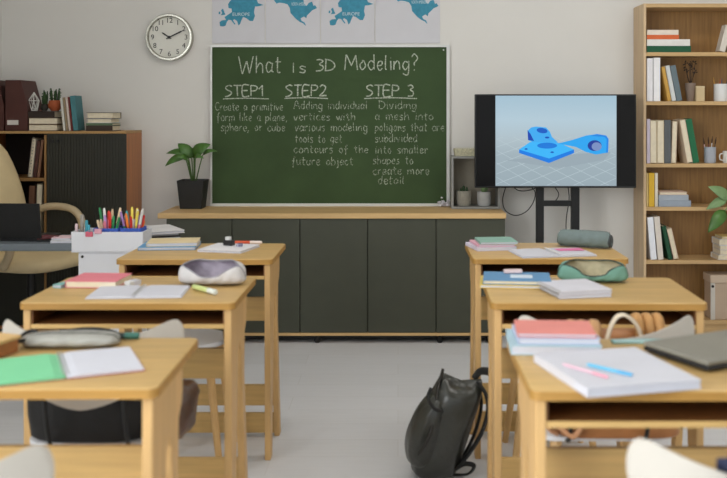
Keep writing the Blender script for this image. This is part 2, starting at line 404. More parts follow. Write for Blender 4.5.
sbx(B(), sx0+.02, sx1-.02, .05, .40, .02, .0445).build('plinth', BLACK, sb)  # black slab standing in for the shade below the base board
for px in (190, 317, 440, 490):
    for yy in (.03, .36):
        B().lathe([(.012, 0), (.018, .008), (.018, .03), (.010, .0445)], (X(px, YS)-ox, yy, 0), 14).build('foot', RUBBER, sb, smooth='auto')

# ------------------------------------------------------------------ leaf helper
def leaf(b, root, tip, width, droop=.02, fold=.25, n=8, normal=(0, -.4, 1)):
    root, tip = Vector(root), Vector(tip); ax = tip-root; L = ax.length
    side = ax.cross(Vector(normal)).normalized(); up = side.cross(ax).normalized()
    prev = None
    for i in range(n+1):
        t = i/n
        w = width*.5*(math.sin(math.pi*min(1, t**.75))**.8 if 0 < t < 1 else 0.02)
        c = root + ax*t + up*(droop*4*t*(1-t)) - Vector((0, 0, droop*t*t))
        row = [b.bm.verts.new(c - side*w + up*w*fold), b.bm.verts.new(c), b.bm.verts.new(c + side*w + up*w*fold)]
        if prev:
            for k in (0, 1): b.bm.faces.new((prev[k], prev[k+1], row[k+1], row[k]))
        prev = row
LEAF = mat((72, 112, 46), .35, var=.25, vscale=14, spec=.5); LEAF2 = mat((44, 74, 38), .4, var=.2, vscale=14)
LEAFP = mat((128, 158, 108), .4, var=.15, vscale=14)
SOIL = mat((48, 36, 28), .9, bump=.5, bscale=90)

# potted plant left of the board
dp = 5.66; pc = at(193, 0, dp); pz = zt+.001
pl = thing('potted_plant', 'broad leaved green plant in a black square tapered pot left of chalkboard', 'plant', (pc.x, dp, pz))
h = .166
def sq(r, z): return [(r*a, r*b_, z) for a, b_ in ((-1, -.94), (-.94, -1), (.94, -1), (1, -.94), (1, .94), (.94, 1), (-.94, 1), (-1, .94))]
B().rings([sq(.064, 0), sq(.080, h), sq(.080, h+.001), sq(.074, h+.001), sq(.072, h-.02)]).build('pot', mat((34, 34, 33), .55, var=.08), pl)
B().box(-.066, .066, -.066, .066, h-.018, h-.012).build('soil', SOIL, pl)
def pp(px, py, y=0): return Vector((X(px, dp)-pc.x, y, Z(py, dp)-pz))
st = B(); lv = []
for (rx_, mid, root, tip, w, y) in (
  (192, None, (187, 157), (168, 163), .046, -.04), (192.5, None, (187.5, 155), (165.5, 151), .040, .01), (193, None, (191, 158.5), (176.5, 141), .062, .02), (194, None, (194, 157), (210.5, 141.5), .072, .0),
  (196, None, (203, 155), (218, 148.5), .028, -.01), (195, None, (197, 158), (207, 155), .030, -.05), (193.5, None, (193, 160), (193, 144), .050, .05), (193, None, (190, 160), (179, 153), .036, -.06)):
    a = Vector((X(rx_, dp)-pc.x, y*.2, h-.012)); r_ = pp(*root, y=y)
    st.tube([a, (a+r_)/2 + Vector((0, 0, .006)), r_], .0035, 6, smooth=3)
    lv.append((r_, pp(*tip, y=y*1.8), w))
st.build('stems', mat((74, 104, 48), .5), pl, smooth=True)
for r_, tp, w in lv:
    b = B(); leaf(b, r_, tp, w*1.15, .016, .3, normal=(0, -1, .8)); b.build('leaf', LEAF, pl, smooth=True, solid=.001)

# ------------------------------------------------------------------ small cube shelf behind the TV
d5 = 5.60
cx0, cx1, cz0, cz1 = X(451.5, d5), X(500, d5), zt+.001, Z(156.5, d5)
cs = thing('cube_shelf', 'small grey open cube shelf on the sideboard behind the television', 'shelf', (cx0, d5, cz0))
wd, hh = cx1-cx0, cz1-cz0
GS = mat((150, 150, 146), .6, var=.03)
B().box(0, .012, 0, .17, 0, hh).build('side_panel', GS, cs); B().box(wd-.012, wd, 0, .17, 0, hh).build('side_panel', GS, cs)
B().box(.0125, wd-.0125, 0, .17, hh-.012, hh).build('top_panel', GS, cs); B().box(.0125, wd-.0125, 0, .17, 0, .012).build('bottom_panel', GS, cs)
B().box(.0125, wd-.0125, .160, .17, .0125, hh-.0125).build('back_panel', mat((150, 142, 126), .7), cs)
# basket on it
bk = at(466, 156.5, d5)
o = thing('storage_basket', 'cream woven basket on top of the grey cube shelf', 'basket', (bk.x, d5+.08, cz1+.001))
def rr(w, dd, z, n=6): return [(x*w, y*dd, z) for x, y in ((-1, -.8), (-.9, -1), (.9, -1), (1, -.8), (1, .8), (.9, 1), (-.9, 1), (-1, .8))]
B().rings([rr(.062, .05, 0), rr(.068, .055, .042), rr(.062, .05, .042), rr(.058, .046, .006)]).build('weave', mat((214, 208, 176), .9, bump=1, bscale=130, var=.2, vscale=120), o)
b = B(); [b.ball((-.055+i*.0137, -.056, .047), .006, .006, .006, 1) for i in range(9)]; b.build('rim_beads', mat((224, 220, 200), .8), o)
def ribbed_pot(px, w, y0_, y1_, label, col, rib, dd):
    p = at(px, 0, dd); hgt = Z(y0_, dd)-Z(y1_, dd); r = w*dd/F/2
    o = thing('plant_pot', label, 'plant pot', (p.x, dd, cz0+.0135))
    n = 40; prof = [(r*.82, 0), (r*.95, hgt*.15), (r, hgt*.6), (r*.97, hgt), (r*.85, hgt), (r*.82, hgt*.85)]
    rings = [[((q*(1+(rib*(k % 2))))*math.cos(2*math.pi*k/n), (q*(1+(rib*(k % 2))))*math.sin(2*math.pi*k/n), z) for k in range(n)] for q, z in prof]
    B().rings(rings).build('pot', mat(col, .6, var=.08, vscale=30), o, smooth='auto')
    B().lathe([(.0001, hgt*.84), (r*.8, hgt*.84), (r*.8, hgt*.88), (.0001, hgt*.88)], n=20).build('soil', SOIL, o)
    return o, hgt, r
o, hg, r_ = ribbed_pot(463.7, 14.4, 186, 201, 'ribbed stone pot with small cactus in the grey cube shelf', (150, 146, 134), .05, d5+.06)
for (dx, hx, rx_) in ((-.016, .030, .007), (.0, .045, .009), (.018, .036, .007)):
    B().lathe([(rx_*.7, hg*.86), (rx_, hg*.86+hx*.4), (rx_*.9, hg*.86+hx*.8), (.001, hg*.86+hx)], (dx, -.004, 0), 9).build('cactus', LEAF2, o, smooth=True)
o, hg, r_ = ribbed_pot(484, 14, 187.5, 201.5, 'plain pale grey pot with trailing plant, right of the ribbed pot', (176, 176, 174), 0, d5+.06)
for i in range(7):
    a = i*.9; b = B(); leaf(b, (0, 0, hg*.85), (-.045+.01*i, -.02+.012*math.cos(a), hg+.06+.02*math.sin(a*2)), .026, .02)
    b.build('leaf', LEAFP, o, smooth=True, solid=.001)

# ------------------------------------------------------------------ television on its stand
dt = 5.42
tvx0, tvx1, tvz0, tvz1 = X(475, dt), X(636.5, dt), Z(188, dt), Z(94.2, dt)
tw, th = tvx1-tvx0, tvz1-tvz0
tv = thing('television', 'large flat black television showing a blue printed part on a grid', 'television', ((tvx0+tvx1)/2, dt, tvz0))
B().box(-tw/2, tw/2, .004, .05, 0, th, bev=.004).build('casing', mat((14, 13, 12), .3), tv)
bz = .007
B().box(-tw/2+bz, tw/2-bz, .001, .0038, bz*1.6, th-bz).build('dark_panel', mat((13, 11, 10), .25, var=.02, spec=.2), tv)
def tp(px, py): return (X(px, dt)-(tvx0+tvx1)/2, Z(py, dt)-tvz0)
# picture on the screen
def screen_material():
    m = emit((168, 198, 214), 1.0); nt = m.node_tree; b = nt.nodes['Principled BSDF']
    tc = nt.nodes.new('ShaderNodeTexCoord'); sp = nt.nodes.new('ShaderNodeSeparateXYZ'); nt.links.new(tc.outputs['Object'], sp.inputs[0])
    mr = nt.nodes.new('ShaderNodeMapRange'); mr.inputs['From Min'].default_value = 0; mr.inputs['From Max'].default_value = th
    nt.links.new(sp.outputs['Z'], mr.inputs['Value'])
    r = nt.nodes.new('ShaderNodeValToRGB'); e = r.color_ramp.elements
    e[0].position = 0; e[0].color = lin((150, 166, 174)); e[1].position = 1; e[1].color = lin((160, 188, 204))
    for p, c_ in ((.35, (158, 174, 182)), (.52, (172, 188, 196)), (.72, (176, 198, 210))):
        q = e.new(p); q.color = lin(c_)
    nt.links.new(mr.outputs[0], r.inputs[0]); nt.links.new(r.outputs[0], b.inputs['Emission Color'])
    return m
a, b_ = tp(495.5, 186), tp(616.5, 95.6)
scr = B().box(a[0], b_[0], 0, .0009, a[1], b_[1]).build('screen_picture', screen_material(), tv)
gm = emit((182, 198, 204), 1.0); gb = B()
def seg(b, p, q, w, y0=-.0006, y1=-.0002):
    p, q = Vector(p), Vector(q); n = Vector((-(q-p).y, (q-p).x)).normalized()*w/2
    b.prism([tuple(p+n), tuple(q+n), tuple(q-n), tuple(p-n)], y0, y1, 'Y')
def clip(p, q):
    x0, x1, y0, y1 = 496, 616, 137, 185.4
    pts = []
    for i in range(201):
        t_ = i/200; x, y = p[0]+(q[0]-p[0])*t_, p[1]+(q[1]-p[1])*t_
        if x0 <= x <= x1 and y0 <= y <= y1: pts.append((x, y))
    return (pts[0], pts[-1]) if len(pts) > 2 else None
for i in range(-6, 14):
    for (p, q) in (((440+i*20, 130), (560+i*26, 200)), ((700-i*22, 130), (540-i*28, 200))):
        k = clip(p, q)
        if k: seg(gb, tp(*k[0]), tp(*k[1]), .0022)
gb.build('grid_lines', gm, scr)
def poly(name, pts, col, k, hole=None):
    b = B(); b.prism([tp(*p) for p in pts], -.0010-k*.0004, -.0007-k*.0004, 'Y'); b.build(name, emit(col), scr)
def ell(cx, cy, rx, ry, n=24, rot=0): return [(cx+rx*math.cos(2*math.pi*i/n)*math.cos(rot)-ry*math.sin(2*math.pi*i/n)*math.sin(rot), cy+rx*math.cos(2*math.pi*i/n)*math.sin(rot)+ry*math.sin(2*math.pi*i/n)*math.cos(rot)) for i in range(n)]
poly('part_shadow', [(505, 160), (600, 152), (611, 152), (604, 160), (560, 168), (530, 164)], (150, 165, 174), 0)
poly('part_face', [(527.5, 131), (531, 127.5), (536, 126.5), (546, 127.5), (550, 132), (552, 137), (558, 142.5), (540, 146), (528, 140)], (64, 168, 236), 1)
poly('part_face', [(527.5, 130), (530.5, 134), (534, 141), (528, 140)], (30, 70, 170), 2)
poly('part_face', [(519, 149.5), (530, 142), (560, 143), (574, 149.5), (549, 158.5)], (60, 178, 244), 3)
poly('part_face', [(519, 149.5), (549, 158.5), (574, 149.5), (574, 153), (549, 163), (519, 153)], (30, 122, 222), 4)
poly('part_face', [(558, 143.5), (572, 140), (586, 135.5), (597, 134), (606, 135.5), (608.5, 139), (608, 152.5), (596, 154.5), (586, 152), (576, 147)], (46, 162, 236), 5)
poly('part_face', [(597, 134), (606, 135.5), (608.5, 139), (608, 152.5), (606, 152.8), (606.5, 139), (604, 136.8), (590, 136)], (34, 132, 224), 6)
poly('part_hole', ell(547, 145.6, 10, 3.0), (28, 120, 214), 6)
poly('part_hole', ell(542, 130.6, 5.5, 2.6, rot=.15), (28, 92, 190), 6)
poly('part_hole', ell(594.5, 145.6, 7, 5.4), (36, 60, 150), 7)
poly('part_hole', ell(596.5, 146.5, 5, 4.2), (120, 140, 190), 8)
poly('part_hole', ell(526, 149, 1.6, .8), (24, 80, 180), 8); poly('part_hole', ell(552, 152.2, 1.8, .8), (24, 80, 180), 8); poly('part_hole', ell(547, 137.5, 2.2, 1), (24, 80, 180), 8)
# cables behind
cxs = (tvx0+tvx1)/2
def cable(pts):
    q = [Vector((X(px, dt+.125)-cxs, .125+yy, Z(py, dt+.125)-tvz0)) for px, py, yy in pts]
    B().tube(q, .0028, 6, smooth=6).build('cable', RUBBER, tv, smooth=True)
cable([(506, 186, 0), (503, 200, .02), (506, 211, .03), (516, 216, .03), (527, 212, .03), (534, 202, .02), (535, 192, 0), (530, 186, 0)])
cable([(512, 186, 0), (520, 191, .02), (532, 190, .02), (538, 186, 0)]); cable([(554, 186, 0), (559, 194, .01), (556, 201, .02), (549, 204, .02)])
cable([(568, 186, .0), (570, 200, .03), (567, 222, .03), (568, 250, .04)])
sd = thing('television_stand', 'black steel stand with two posts carrying the television', 'stand', (X(558, dt+.075), dt+.075, 0))
sxc = X(558, dt+.075); ds = dt+.075
STL = mat((26, 26, 26), .45, .2)
for (a, b_) in ((536, 543.5), (571, 579)):
    B().box(X(a, ds)-sxc, X(b_, ds)-sxc, -.02, .02, .05, tvz0+.3, bev=.003).build('post', STL, sd)
    B().box(X(a, ds)-sxc-.002, X(b_, ds)-sxc+.002, -.30, .22, .03, .05, bev=.004).build('foot', STL, sd)
B().box(X(543.5, ds)-sxc+.0005, X(571, ds)-sxc-.0005, -.012, .012, Z(206, ds), Z(200.5, ds)).build('crossbar', STL, sd)
B().box(X(543.5, ds)-sxc+.0005, X(571, ds)-sxc-.0005, -.012, .012, tvz0+.1, tvz0+.28).build('mount_plate', STL, sd)

# ------------------------------------------------------------------ books
def book(label, loc, size, col, group, lean=0, pages_out=False, lying=False, rz=0, name='book', page=None, rough=.6):
    """size = (x, y, z). Spine towards -Y unless pages_out."""
    w, d_, h_ = size
    o = thing(name, label, 'book', loc, rz=rz, ry=lean, group=group)
    x0 = 0 if lean <= 0 else -w
    cm = mat(col, rough, var=.05, vscale=25)
    t_ = .0025; b = B()
    if lying:
        b.box(x0, x0+w, 0, d_, 0, t_).box(x0, x0+w, 0, d_, h_-t_, h_)
        yy = (d_-t_, d_) if pages_out else (0, t_)
        b.box(x0, x0+w, yy[0], yy[1], t_, h_-t_); b.build('cover', cm, o)
        py_ = (.004, d_-t_-.0003) if pages_out else (t_+.0003, d_-.004)
        B().box(x0+.004, x0+w-.004, py_[0], py_[1], t_+.0003, h_-t_-.0003).build('pages', page or PAGE, o)
    else:
        b.box(x0, x0+t_, 0, d_, 0, h_).box(x0+w-t_, x0+w, 0, d_, 0, h_)
        yy = (d_-t_, d_) if pages_out else (0, t_)
        b.box(x0+t_, x0+w-t_, yy[0], yy[1], 0, h_); b.build('cover', cm, o)
        py_ = (.003, d_-t_-.0003) if pages_out else (t_+.0003, d_-.004)
        B().box(x0+t_+.0003, x0+w-t_-.0003, py_[0], py_[1], .003, h_-.004).build('pages', page or PAGE, o)
    return o

# ------------------------------------------------------------------ bookcase on the right
db = 5.56
kx = lambda px: X(px, db)
bs0, bs1 = kx(643.5), kx(643.5)+.92
bc = thing('bookcase', 'tall light oak bookcase at the right edge beside the television', 'bookcase', (bs0, db, 0))
dep, bt = Y1-.004-db, .016
ztop = Z(3.5, db)
W_ = bs1-bs0
B().box(0, bt, 0, dep, 0, ztop, bev=.001).build('side_panel', SHELFZ, bc); B().box(W_-bt, W_, 0, dep, 0, ztop, bev=.001).build('side_panel', SHELFZ, bc)
B().box(bt+.0003, W_-bt-.0003, 0, dep, ztop-.022, ztop-.0005).build('top_panel', SHELFW, bc)
B().box(bt+.0003, W_-bt-.0003, dep-.012, dep-.001, .06, ztop-.0225).build('back_panel', SHELFB, bc)
sh = {}
for k, py in (('A', 52.2), ('B', 101.3), ('C', 163.6), ('D', 207), ('E', 260.3), ('F', 320.5)):
    z1 = Z(py, db); B().box(bt+.0003, W_-bt-.0003, .0015, dep-.0125, z1-.022, z1).build('shelf', SHELFW, bc); sh[k] = z1+.0008
B().box(bt+.0003, W_-bt-.0003, .012, .028, 0, Z(320.5, db)-.0225).build('plinth', SHELFW, bc)
ys_ = db+.012; dbk = db+.012
def up(k, px0, px1, pyt, col, label, group, lean=0, out=False, dd=.15, name='book', page=None):
    w = (px1-px0)*dbk/F; z = sh[k]; hgt = Z(pyt, dbk) - z
    if lean: hgt /= math.cos(lean)
    x = X(px0, dbk) if lean <= 0 else X(px1, dbk)
    return book(label, (x, ys_, z), (w-.001, dd, hgt), col, group, lean, out, name=name, page=page)
def flat(k, rows, group, dd=.17):
    z = sh[k]
    for (px0, px1, hpx, col, label, out) in rows:
        h_ = hpx*dbk/F
        book(label, (X(px0, dbk), ys_, z), ((px1-px0)*dbk/F, dd, h_-.0006), col, group, 0, out, True); z += h_
g = 'stack of books on the top bookcase shelf'
flat('A', [(647, 691, 6.4, (22, 84, 54), 'dark green book lying lowest in the top shelf stack', False), (647, 690, 6.6, (226, 222, 216), 'white book lying directly on the green one on the top shelf', False),
           (647, 679, 4.4, (214, 104, 54), 'bright orange book lying between two pale ones on the top shelf', False), (647, 678.5, 5, (228, 214, 198), 'cream book topmost of the stack on the top shelf', False)], g)
up('A', 719, 725, 26, (216, 208, 196), 'white book leaning right beside the edge of the top shelf', 'books leaning on the top shelf', R(14), dd=.07)
up('A', 728, 733, 27, (196, 176, 146), 'beige book cut by the photo edge on the top shelf', 'books leaning on the top shelf', R(13), dd=.07)
g = 'books standing on the second bookcase shelf'
up('B', 647, 653, 58.2, (226, 224, 226), 'leftmost tall white binder on the second shelf', g, name='binder')
up('B', 653.6, 660.4, 57.6, (236, 234, 234), 'tall white binder right of its twin on the second shelf', g, name='binder')
up('B', 668, 671.6, 67, (196, 152, 72), 'ochre book leaning left against the white binders', g, R(-11))
up('B', 672.2, 676.4, 66, (206, 208, 206), 'pale grey book leaning between ochre and slate books', g, R(-11))
up('B', 677, 682.6, 66, (104, 118, 124), 'slate blue book leaning at the right of the second shelf row', g, R(-11))
def vase(px, w, py0, k, label, col):
    dd = dbk+.07; p = at(px, 0, dd); hgt = Z(py0, dd)-sh[k]; r = w*dd/F/2
    o = thing('vase', label, 'vase', (p.x, dd, sh[k]))
    B().lathe([(r*.62, 0), (r*.8, hgt*.3), (r, hgt*.75), (r*.97, hgt), (r*.85, hgt), (r*.8, hgt*.85), (.001, hgt*.83)], n=24).build('body', mat(col, .6, var=.1), o, smooth='auto')
    return o, hgt
o, hg = vase(690.3, 10.5, 83, 'B', 'brown stone vase of dark dried flowers on the second shelf', (132, 114, 100))
for i in range(9):
    a = i*.7; x_, z_ = .03*math.cos(a*1.9), hg+.07+.055*abs(math.sin(a*1.3)); b = B()
    b.tube([(0, 0, hg*.9), (x_*.5, .01*math.sin(a), hg+.03), (x_, .02*math.sin(a), z_)], .0015, 5, smooth=3)
    for q in range(5): b.ball((x_+rnd.uniform(-.012, .012), .02*math.sin(a)+rnd.uniform(-.01, .01), z_+rnd.uniform(-.015, .008)), .006, .006, .004, 1)
    b.build('dried_stem', mat((58, 44, 34), .8), o)
p = at(699.5, 0, dbk+.05)
o = thing('small_box', 'small cream box standing right of the brown vase', 'box', (p.x, dbk+.05, sh['B']))
B().box(-.025, .025, -.02, .03, 0, .078, bev=.002).build('carton', mat((206, 184, 144), .7), o); B().box(-.0255, .0255, -.0205, .0305, .0785, .09, bev=.002).build('lid', mat((214, 194, 156), .7), o)
def cup(px, w, py0, k, label, col, pens, handle=False):
    dd = dbk+.06; p = at(px, 0, dd); hgt = Z(py0, dd)-sh[k]; r = w*dd/F/2
    o = thing('cup', label, 'cup', (p.x, dd, sh[k]))
    B().lathe([(.001, 0), (r*.95, 0), (r, hgt*.1), (r, hgt), (r*.92, hgt), (r*.9, .006), (.001, .005)], n=24).build('body', mat(col, .4, var=.03), o, smooth='auto')
    if handle: B().tube([(-r*.97, 0, hgt*.8), (-r*1.5, 0, hgt*.7), (-r*1.5, 0, hgt*.3), (-r*.97, 0, hgt*.2)], .004, 8, smooth=4).build('handle', mat(col, .4, var=.03), o, smooth=True)
    for (dx, hx, lean, c2, lab, cat) in pens:
        q = thing('paintbrush' if cat == 'paintbrush' else 'pencil', lab, cat, (p.x+dx, dd+rnd.uniform(-.25, .25)*r, sh[k]+.0065), ry=lean, group='pencils and brushes in the bookcase cups')
        L = hgt+hx
        B().lathe([(.0025, 0), (.0025, L*.85), (.0006, L)] if cat == 'pencil' else [(.0015, 0), (.0022, L*.6), (.003, L*.72)], n=7).build('shaft', mat(c2, .5), q, smooth='auto')
        if cat == 'paintbrush': B().lathe([(.003, L*.721), (.0042, L*.85), (.001, L)], n=7).build('bristles', mat((70, 50, 40), .9), q, smooth=True)
    return o
cup(721, 14, 84, 'B', 'white cup of pencils near the right edge of second shelf', (224, 224, 222),
    [(-.028, .035, R(-6), (204, 150, 60), 'yellow pencil at the left in the white cup', 'pencil'), (-.012, .028, R(4), (190, 80, 50), 'red pencil in the white cup', 'pencil'), (.004, .03, R(2), (60, 80, 120), 'dark blue pencil in the white cup', 'pencil'), (.016, .025, R(8), (70, 60, 50), 'dark brown pencil at the right in the white cup', 'pencil')])
g = 'books standing on the third bookcase shelf'
up('C', 647, 650.4, 119, (200, 190, 204), 'lavender book leftmost on the third shelf', g)
up('C', 650.5, 657, 120, (214, 196, 164), 'cream book right beside the lavender one', g, 0, True)
up('C', 657.4, 664.2, 120, (222, 206, 176), 'paler cream book left of the dark grey one', g, 0, True)
up('C', 664.6, 671, 120, (92, 96, 98), 'dark grey book standing on the third shelf', g)
up('C', 671.2, 676, 121, (224, 204, 176), 'cream book leaning slightly right of the dark grey one', g, R(2), True)
up('C', 687.5, 693, 120, (226, 208, 184), 'cream book leaning left against the upright row', g, R(-10), True)
up('C', 693.6, 699.6, 119.5, (28, 104, 66), 'green book leaning on the cream book, third shelf', g, R(-10))
cup(710, 11.5, 147, 'C', 'silver grey cup holding brushes on the third shelf', (168, 172, 180),
    [(-.018, .05, R(-8), (224, 190, 190), 'pale pink paintbrush in the silver cup', 'paintbrush'), (-.006, .055, R(-3), (120, 50, 50), 'dark red paintbrush in the silver cup', 'paintbrush'), (.004, .06, R(4), (220, 220, 222), 'white paintbrush in the silver cup', 'paintbrush'), (.014, .055, R(9), (60, 60, 64), 'black paintbrush in the silver cup', 'paintbrush')])
cup(729, 12, 151, 'C', 'small white mug cut by the photo edge on the third shelf', (224, 222, 216), [], True)
g = 'books on the fourth bookcase shelf'
up('D', 646.6, 648.6, 173, (206, 180, 120), 'thin tan book leftmost on the fourth shelf', g)
up('D', 649, 654.6, 173, (214, 172, 50), 'yellow book standing on the fourth shelf', g)
up('D', 655, 658, 173, (218, 210, 192), 'thin cream book next to the yellow one', g)
flat('D', [(658.6, 691, 6.2, (150, 160, 172), 'widest grey blue book at the bottom of the fourth shelf stack', False), (658.6, 688.5, 5.6, (160, 168, 178), 'grey blue book lying between the widest one and the cream one', False), (659.4, 687.5, 3, (224, 196, 178), 'thin cream pink book on top of the grey blue books', True)], 'grey blue books lying on the fourth shelf')
g = 'books on the fifth bookcase shelf'
up('E', 651, 657, 217.5, (234, 236, 242), 'white book leaning leftmost on the fifth shelf', g, R(-5))
up('E', 658.2, 663.8, 217, (222, 212, 200), 'cream book leaning between white and dark green books', g, R(-5.5))
up('E', 668.6, 672.6, 226.5, (24, 74, 48), 'dark green book leaning on the fifth shelf', g, R(-11))
up('E', 674, 679, 229, (222, 194, 172), 'pinkish cream book leaning rightmost on the fifth shelf', g, R(-13), True)
flat('E', [(718, 742, 5, (222, 218, 212), 'white book lowest in the fifth shelf stack at photo edge', True), (720, 743, 4.8, (214, 200, 184), 'cream book second from bottom in the edge stack', True), (720, 744, 4.6, (226, 222, 218), 'off white book in the middle of the edge stack', True), (719, 742, 6.4, (206, 204, 208), 'thick pale grey book near the top of the edge stack', True), (722, 743, 2.6, (214, 190, 120), 'thin yellow book topmost of the edge stack', True)], 'stack of pale books by the photo edge', dd=.13)
# leafy plant on the fourth shelf, pot just beyond the frame
pd = dbk+.06; p = at(741, 0, pd)
o = thing('potted_plant', 'large leaved plant reaching in from the right on the fourth shelf', 'plant', (p.x, pd, sh['D']))
B().lathe([(.04, 0), (.05, .08), (.045, .08), (.04, .07), (.001, .07)], n=20).build('pot', mat((200, 190, 176), .6), o, smooth='auto')
for (px, py, rx_, ry_, w, m_, yy) in ((708, 184, 730, 200, .07, LEAFP, -.10), (706, 207, 728, 200, .055, LEAFP, -.12), (708, 230, 727, 211, .075, LEAF, -.16), (735, 178, 738, 196, .06, LEAF, -.02), (758, 186, 746, 198, .06, LEAFP, -.05)):
    tip = Vector((X(px, pd+yy)-p.x, yy, Z(py, pd+yy)-sh['D'])); rt = Vector((X(rx_, pd+yy)-p.x, yy*.8, Z(ry_, pd+yy)-sh['D']))
    B().tube([(0, 0, .07), (rt + Vector((0, 0, .09)))*.5, rt], .003, 6, smooth=4).build('stem', LEAFP, o, smooth=True)
    b = B(); leaf(b, rt, tip, w, .015, .2, normal=(0, -1, .5)); b.build('leaf', m_, o, smooth=True, solid=.001)
# beige box on the lowest shelf
p0 = X(710.5, dbk)
o = thing('storage_box', 'large beige storage box with metal corner on the lowest bookcase shelf', 'box', (p0, dbk+.002, sh['F']))
hb = Z(283, dbk)-sh['F']; bw = .36
BE = mat((188, 166, 144), .7, var=.04)
B().box(.006, bw-.006, .004, .13, 0, hb-.0005, bev=.002).build('body', BE, o)
B().box(0, bw, -.002, .136, hb, hb+.045, bev=.003).build('lid', mat((200, 180, 158), .7, var=.04), o)
B().box(.002, .028, .0005, .0035, 0, hb-.001).build('metal_corner', mat((206, 200, 190), .4, .3), o)
B().lathe([(.0001, 0), (.008, 0), (.008, .003), (.0001, .003)], n=12).build('rivet', BLACK, o, loc=(.014, -.0001, hb-.02)).rotation_euler = (R(90), 0, 0)

# ------------------------------------------------------------------ cabinet on the left
dl = 5.46; lx0, lx1, lzt = XL+.004, X(126, dl), 1.20
lc = thing('wooden_cabinet', 'dark fronted wooden cabinet with an open bay at the left wall', 'cabinet', (lx0, dl, 0))
lw, ld = lx1-lx0, Y1-.004-dl
DOOR = mat((42, 41, 31), .5, var=.12, vscale=3, stretch=(60, 60, .4))
B().box(lw-.028, lw, .0185, ld, 0, lzt-.0145, bev=.001).build('side_panel', CABW, lc); B().box(0, .028, .0185, ld, 0, lzt-.0145).build('side_panel', CABW, lc)
B().box(0, lw, -.002, ld, lzt-.014, lzt, bev=.001).build('top_panel', wood((176, 138, 86), 'X'), lc)
dv = X(45, dl)-lx0
B().box(dv-.006, dv+.006, .004, ld-.013, .08, lzt-.0225).build('divider', wood((150, 112, 66), 'Z'), lc)
B().box(.0285, lw-.0285, ld-.012, ld, .08, lzt-.0225).build('back_panel', mat((34, 26, 22), .8), lc)
zs = Z(178, dl)
B().box(.0285, dv-.0065, .006, ld-.013, zs-.018, zs).build('shelf', wood((150, 112, 66), 'X'), lc)
zs2 = .60; B().box(.0285, dv-.0065, .006, ld-.013, zs2-.018, zs2).build('shelf', wood((150, 112, 66), 'X'), lc)
B().box(.0285, lw-.0285, .01, ld-.013, .06, .0795).build('bottom_panel', CABW, lc); B().box(.0285, lw-.0285, .03, .05, 0, .0595).build('plinth', BLACK, lc)
dr = B(); x0_, x1_ = dv+.0085, lw-.001
dr.box(x0_, x1_, .004, .018, .082, lzt-.016)
n = 26
for i in range(n):
    a = x0_+.004+(x1_-x0_-.008)*i/n; dr.box(a, a+(x1_-x0_-.008)/n*.72, .0015, .0039, .10, lzt-.024)
dr_o = dr.build('door', DOOR, lc)
for px in (53, 58): B().lathe([(.004, 0), (.004, .008), (.009, .012), (.009, .018), (.0001, .02)], n=14).build('knob', BLACK, dr_o, loc=(X(px, dl)-lx0, .001, Z(141, dl))).rotation_euler = (R(90), 0, 0)
B().box(.0285, dv-.0085, .004, .018, .082, zs2-.02).build('lower_door', DOOR, lc)
# books in the open bay
yb = dl+.03; g = 'books in the open bay of the left cabinet'
def upl(px0, px1, pyt, zb, col, label, lean=0, out=False, name='book'):
    hgt = (Z(pyt, yb)-zb)/math.cos(lean); x = X(px0, yb) if lean <= 0 else X(px1, yb)
    return book(label, (x, yb, zb), ((px1-px0)*yb/F-.001, .2, hgt), col, g, lean, out, name=name)
sp_ = upl(27.6, 32, 138.5, zs+.001, (190, 176, 160), 'white spiral notebook leaning in the upper bay of the cabinet', R(6.5), True, 'notebook')
b = B()
for i in range(12): b.lathe([(.004, 0), (.007, .002), (.004, .004)], (-.014, -.004, .02+.019*i), 8)
b.build('spiral', METAL, sp_)
upl(32.8, 36.2, 141, zs+.001, (76, 42, 34), 'dark brown book leaning beside the spiral notebook', R(6.5))
upl(36.8, 39.4, 140, zs+.001, (132, 94, 70), 'thin tan brown book leaning by the cabinet divider', R(6.5))
upl(27.5, 33, 186, zs2+.001, (112, 78, 58), 'brown book standing below the cabinet shelf', R(2))
upl(35.2, 40.6, 184, zs2+.001, (206, 196, 172), 'cream book standing below the cabinet shelf', R(2), True)
# on its top
zc = lzt+.001; yt = dl+.03
def topx(px): return X(px, yt)
for (px0, px1, pxe, label) in ((5.2, 20.5, 27.5, 'dark brown magazine file with white label, next to the book stack'), (-17.5, -3, 3.9, 'dark brown magazine file cut by the left photo edge')):
    o = thing('magazine_file', label, 'magazine file', (topx(px0), yt, zc), group='brown magazine files on the cabinet')
    w = topx(px1)-topx(px0); we = topx(pxe)-topx(px0); hh_ = Z(80, yt)-zc
    B().prism([(0, 0), (we, 0), (we, hh_*.5), (w, hh_), (0, hh_)], 0, .23, 'Y', .002).build('body', mat((74, 36, 28), .5, var=.1), o)
    B().box(.012, w-.012, -.0015, -.0003, .035, .062).build('label_card', mat((214, 208, 200), .7), o)
g = 'stack of old books under the cactus'; z = zc
for (px0, px1, hpx, col, label, out) in ((23.6, 57, 6.6, (196, 172, 122), 'cream paged book lowest under the small cactus', True), (24, 57.4, 6.6, (206, 184, 134), 'cream paged book in the middle under the small cactus', True), (24, 54.5, 6.6, (44, 32, 24), 'black brown book topmost under the small cactus', False)):
    h_ = hpx*yt/F; a = max(px0, 28.2)
    book(label, (topx(a), yt, z), (topx(px1)-topx(a), .165, h_-.0006), col if not out else (96, 70, 44), g, 0, out, True); z += h_
z1 = z
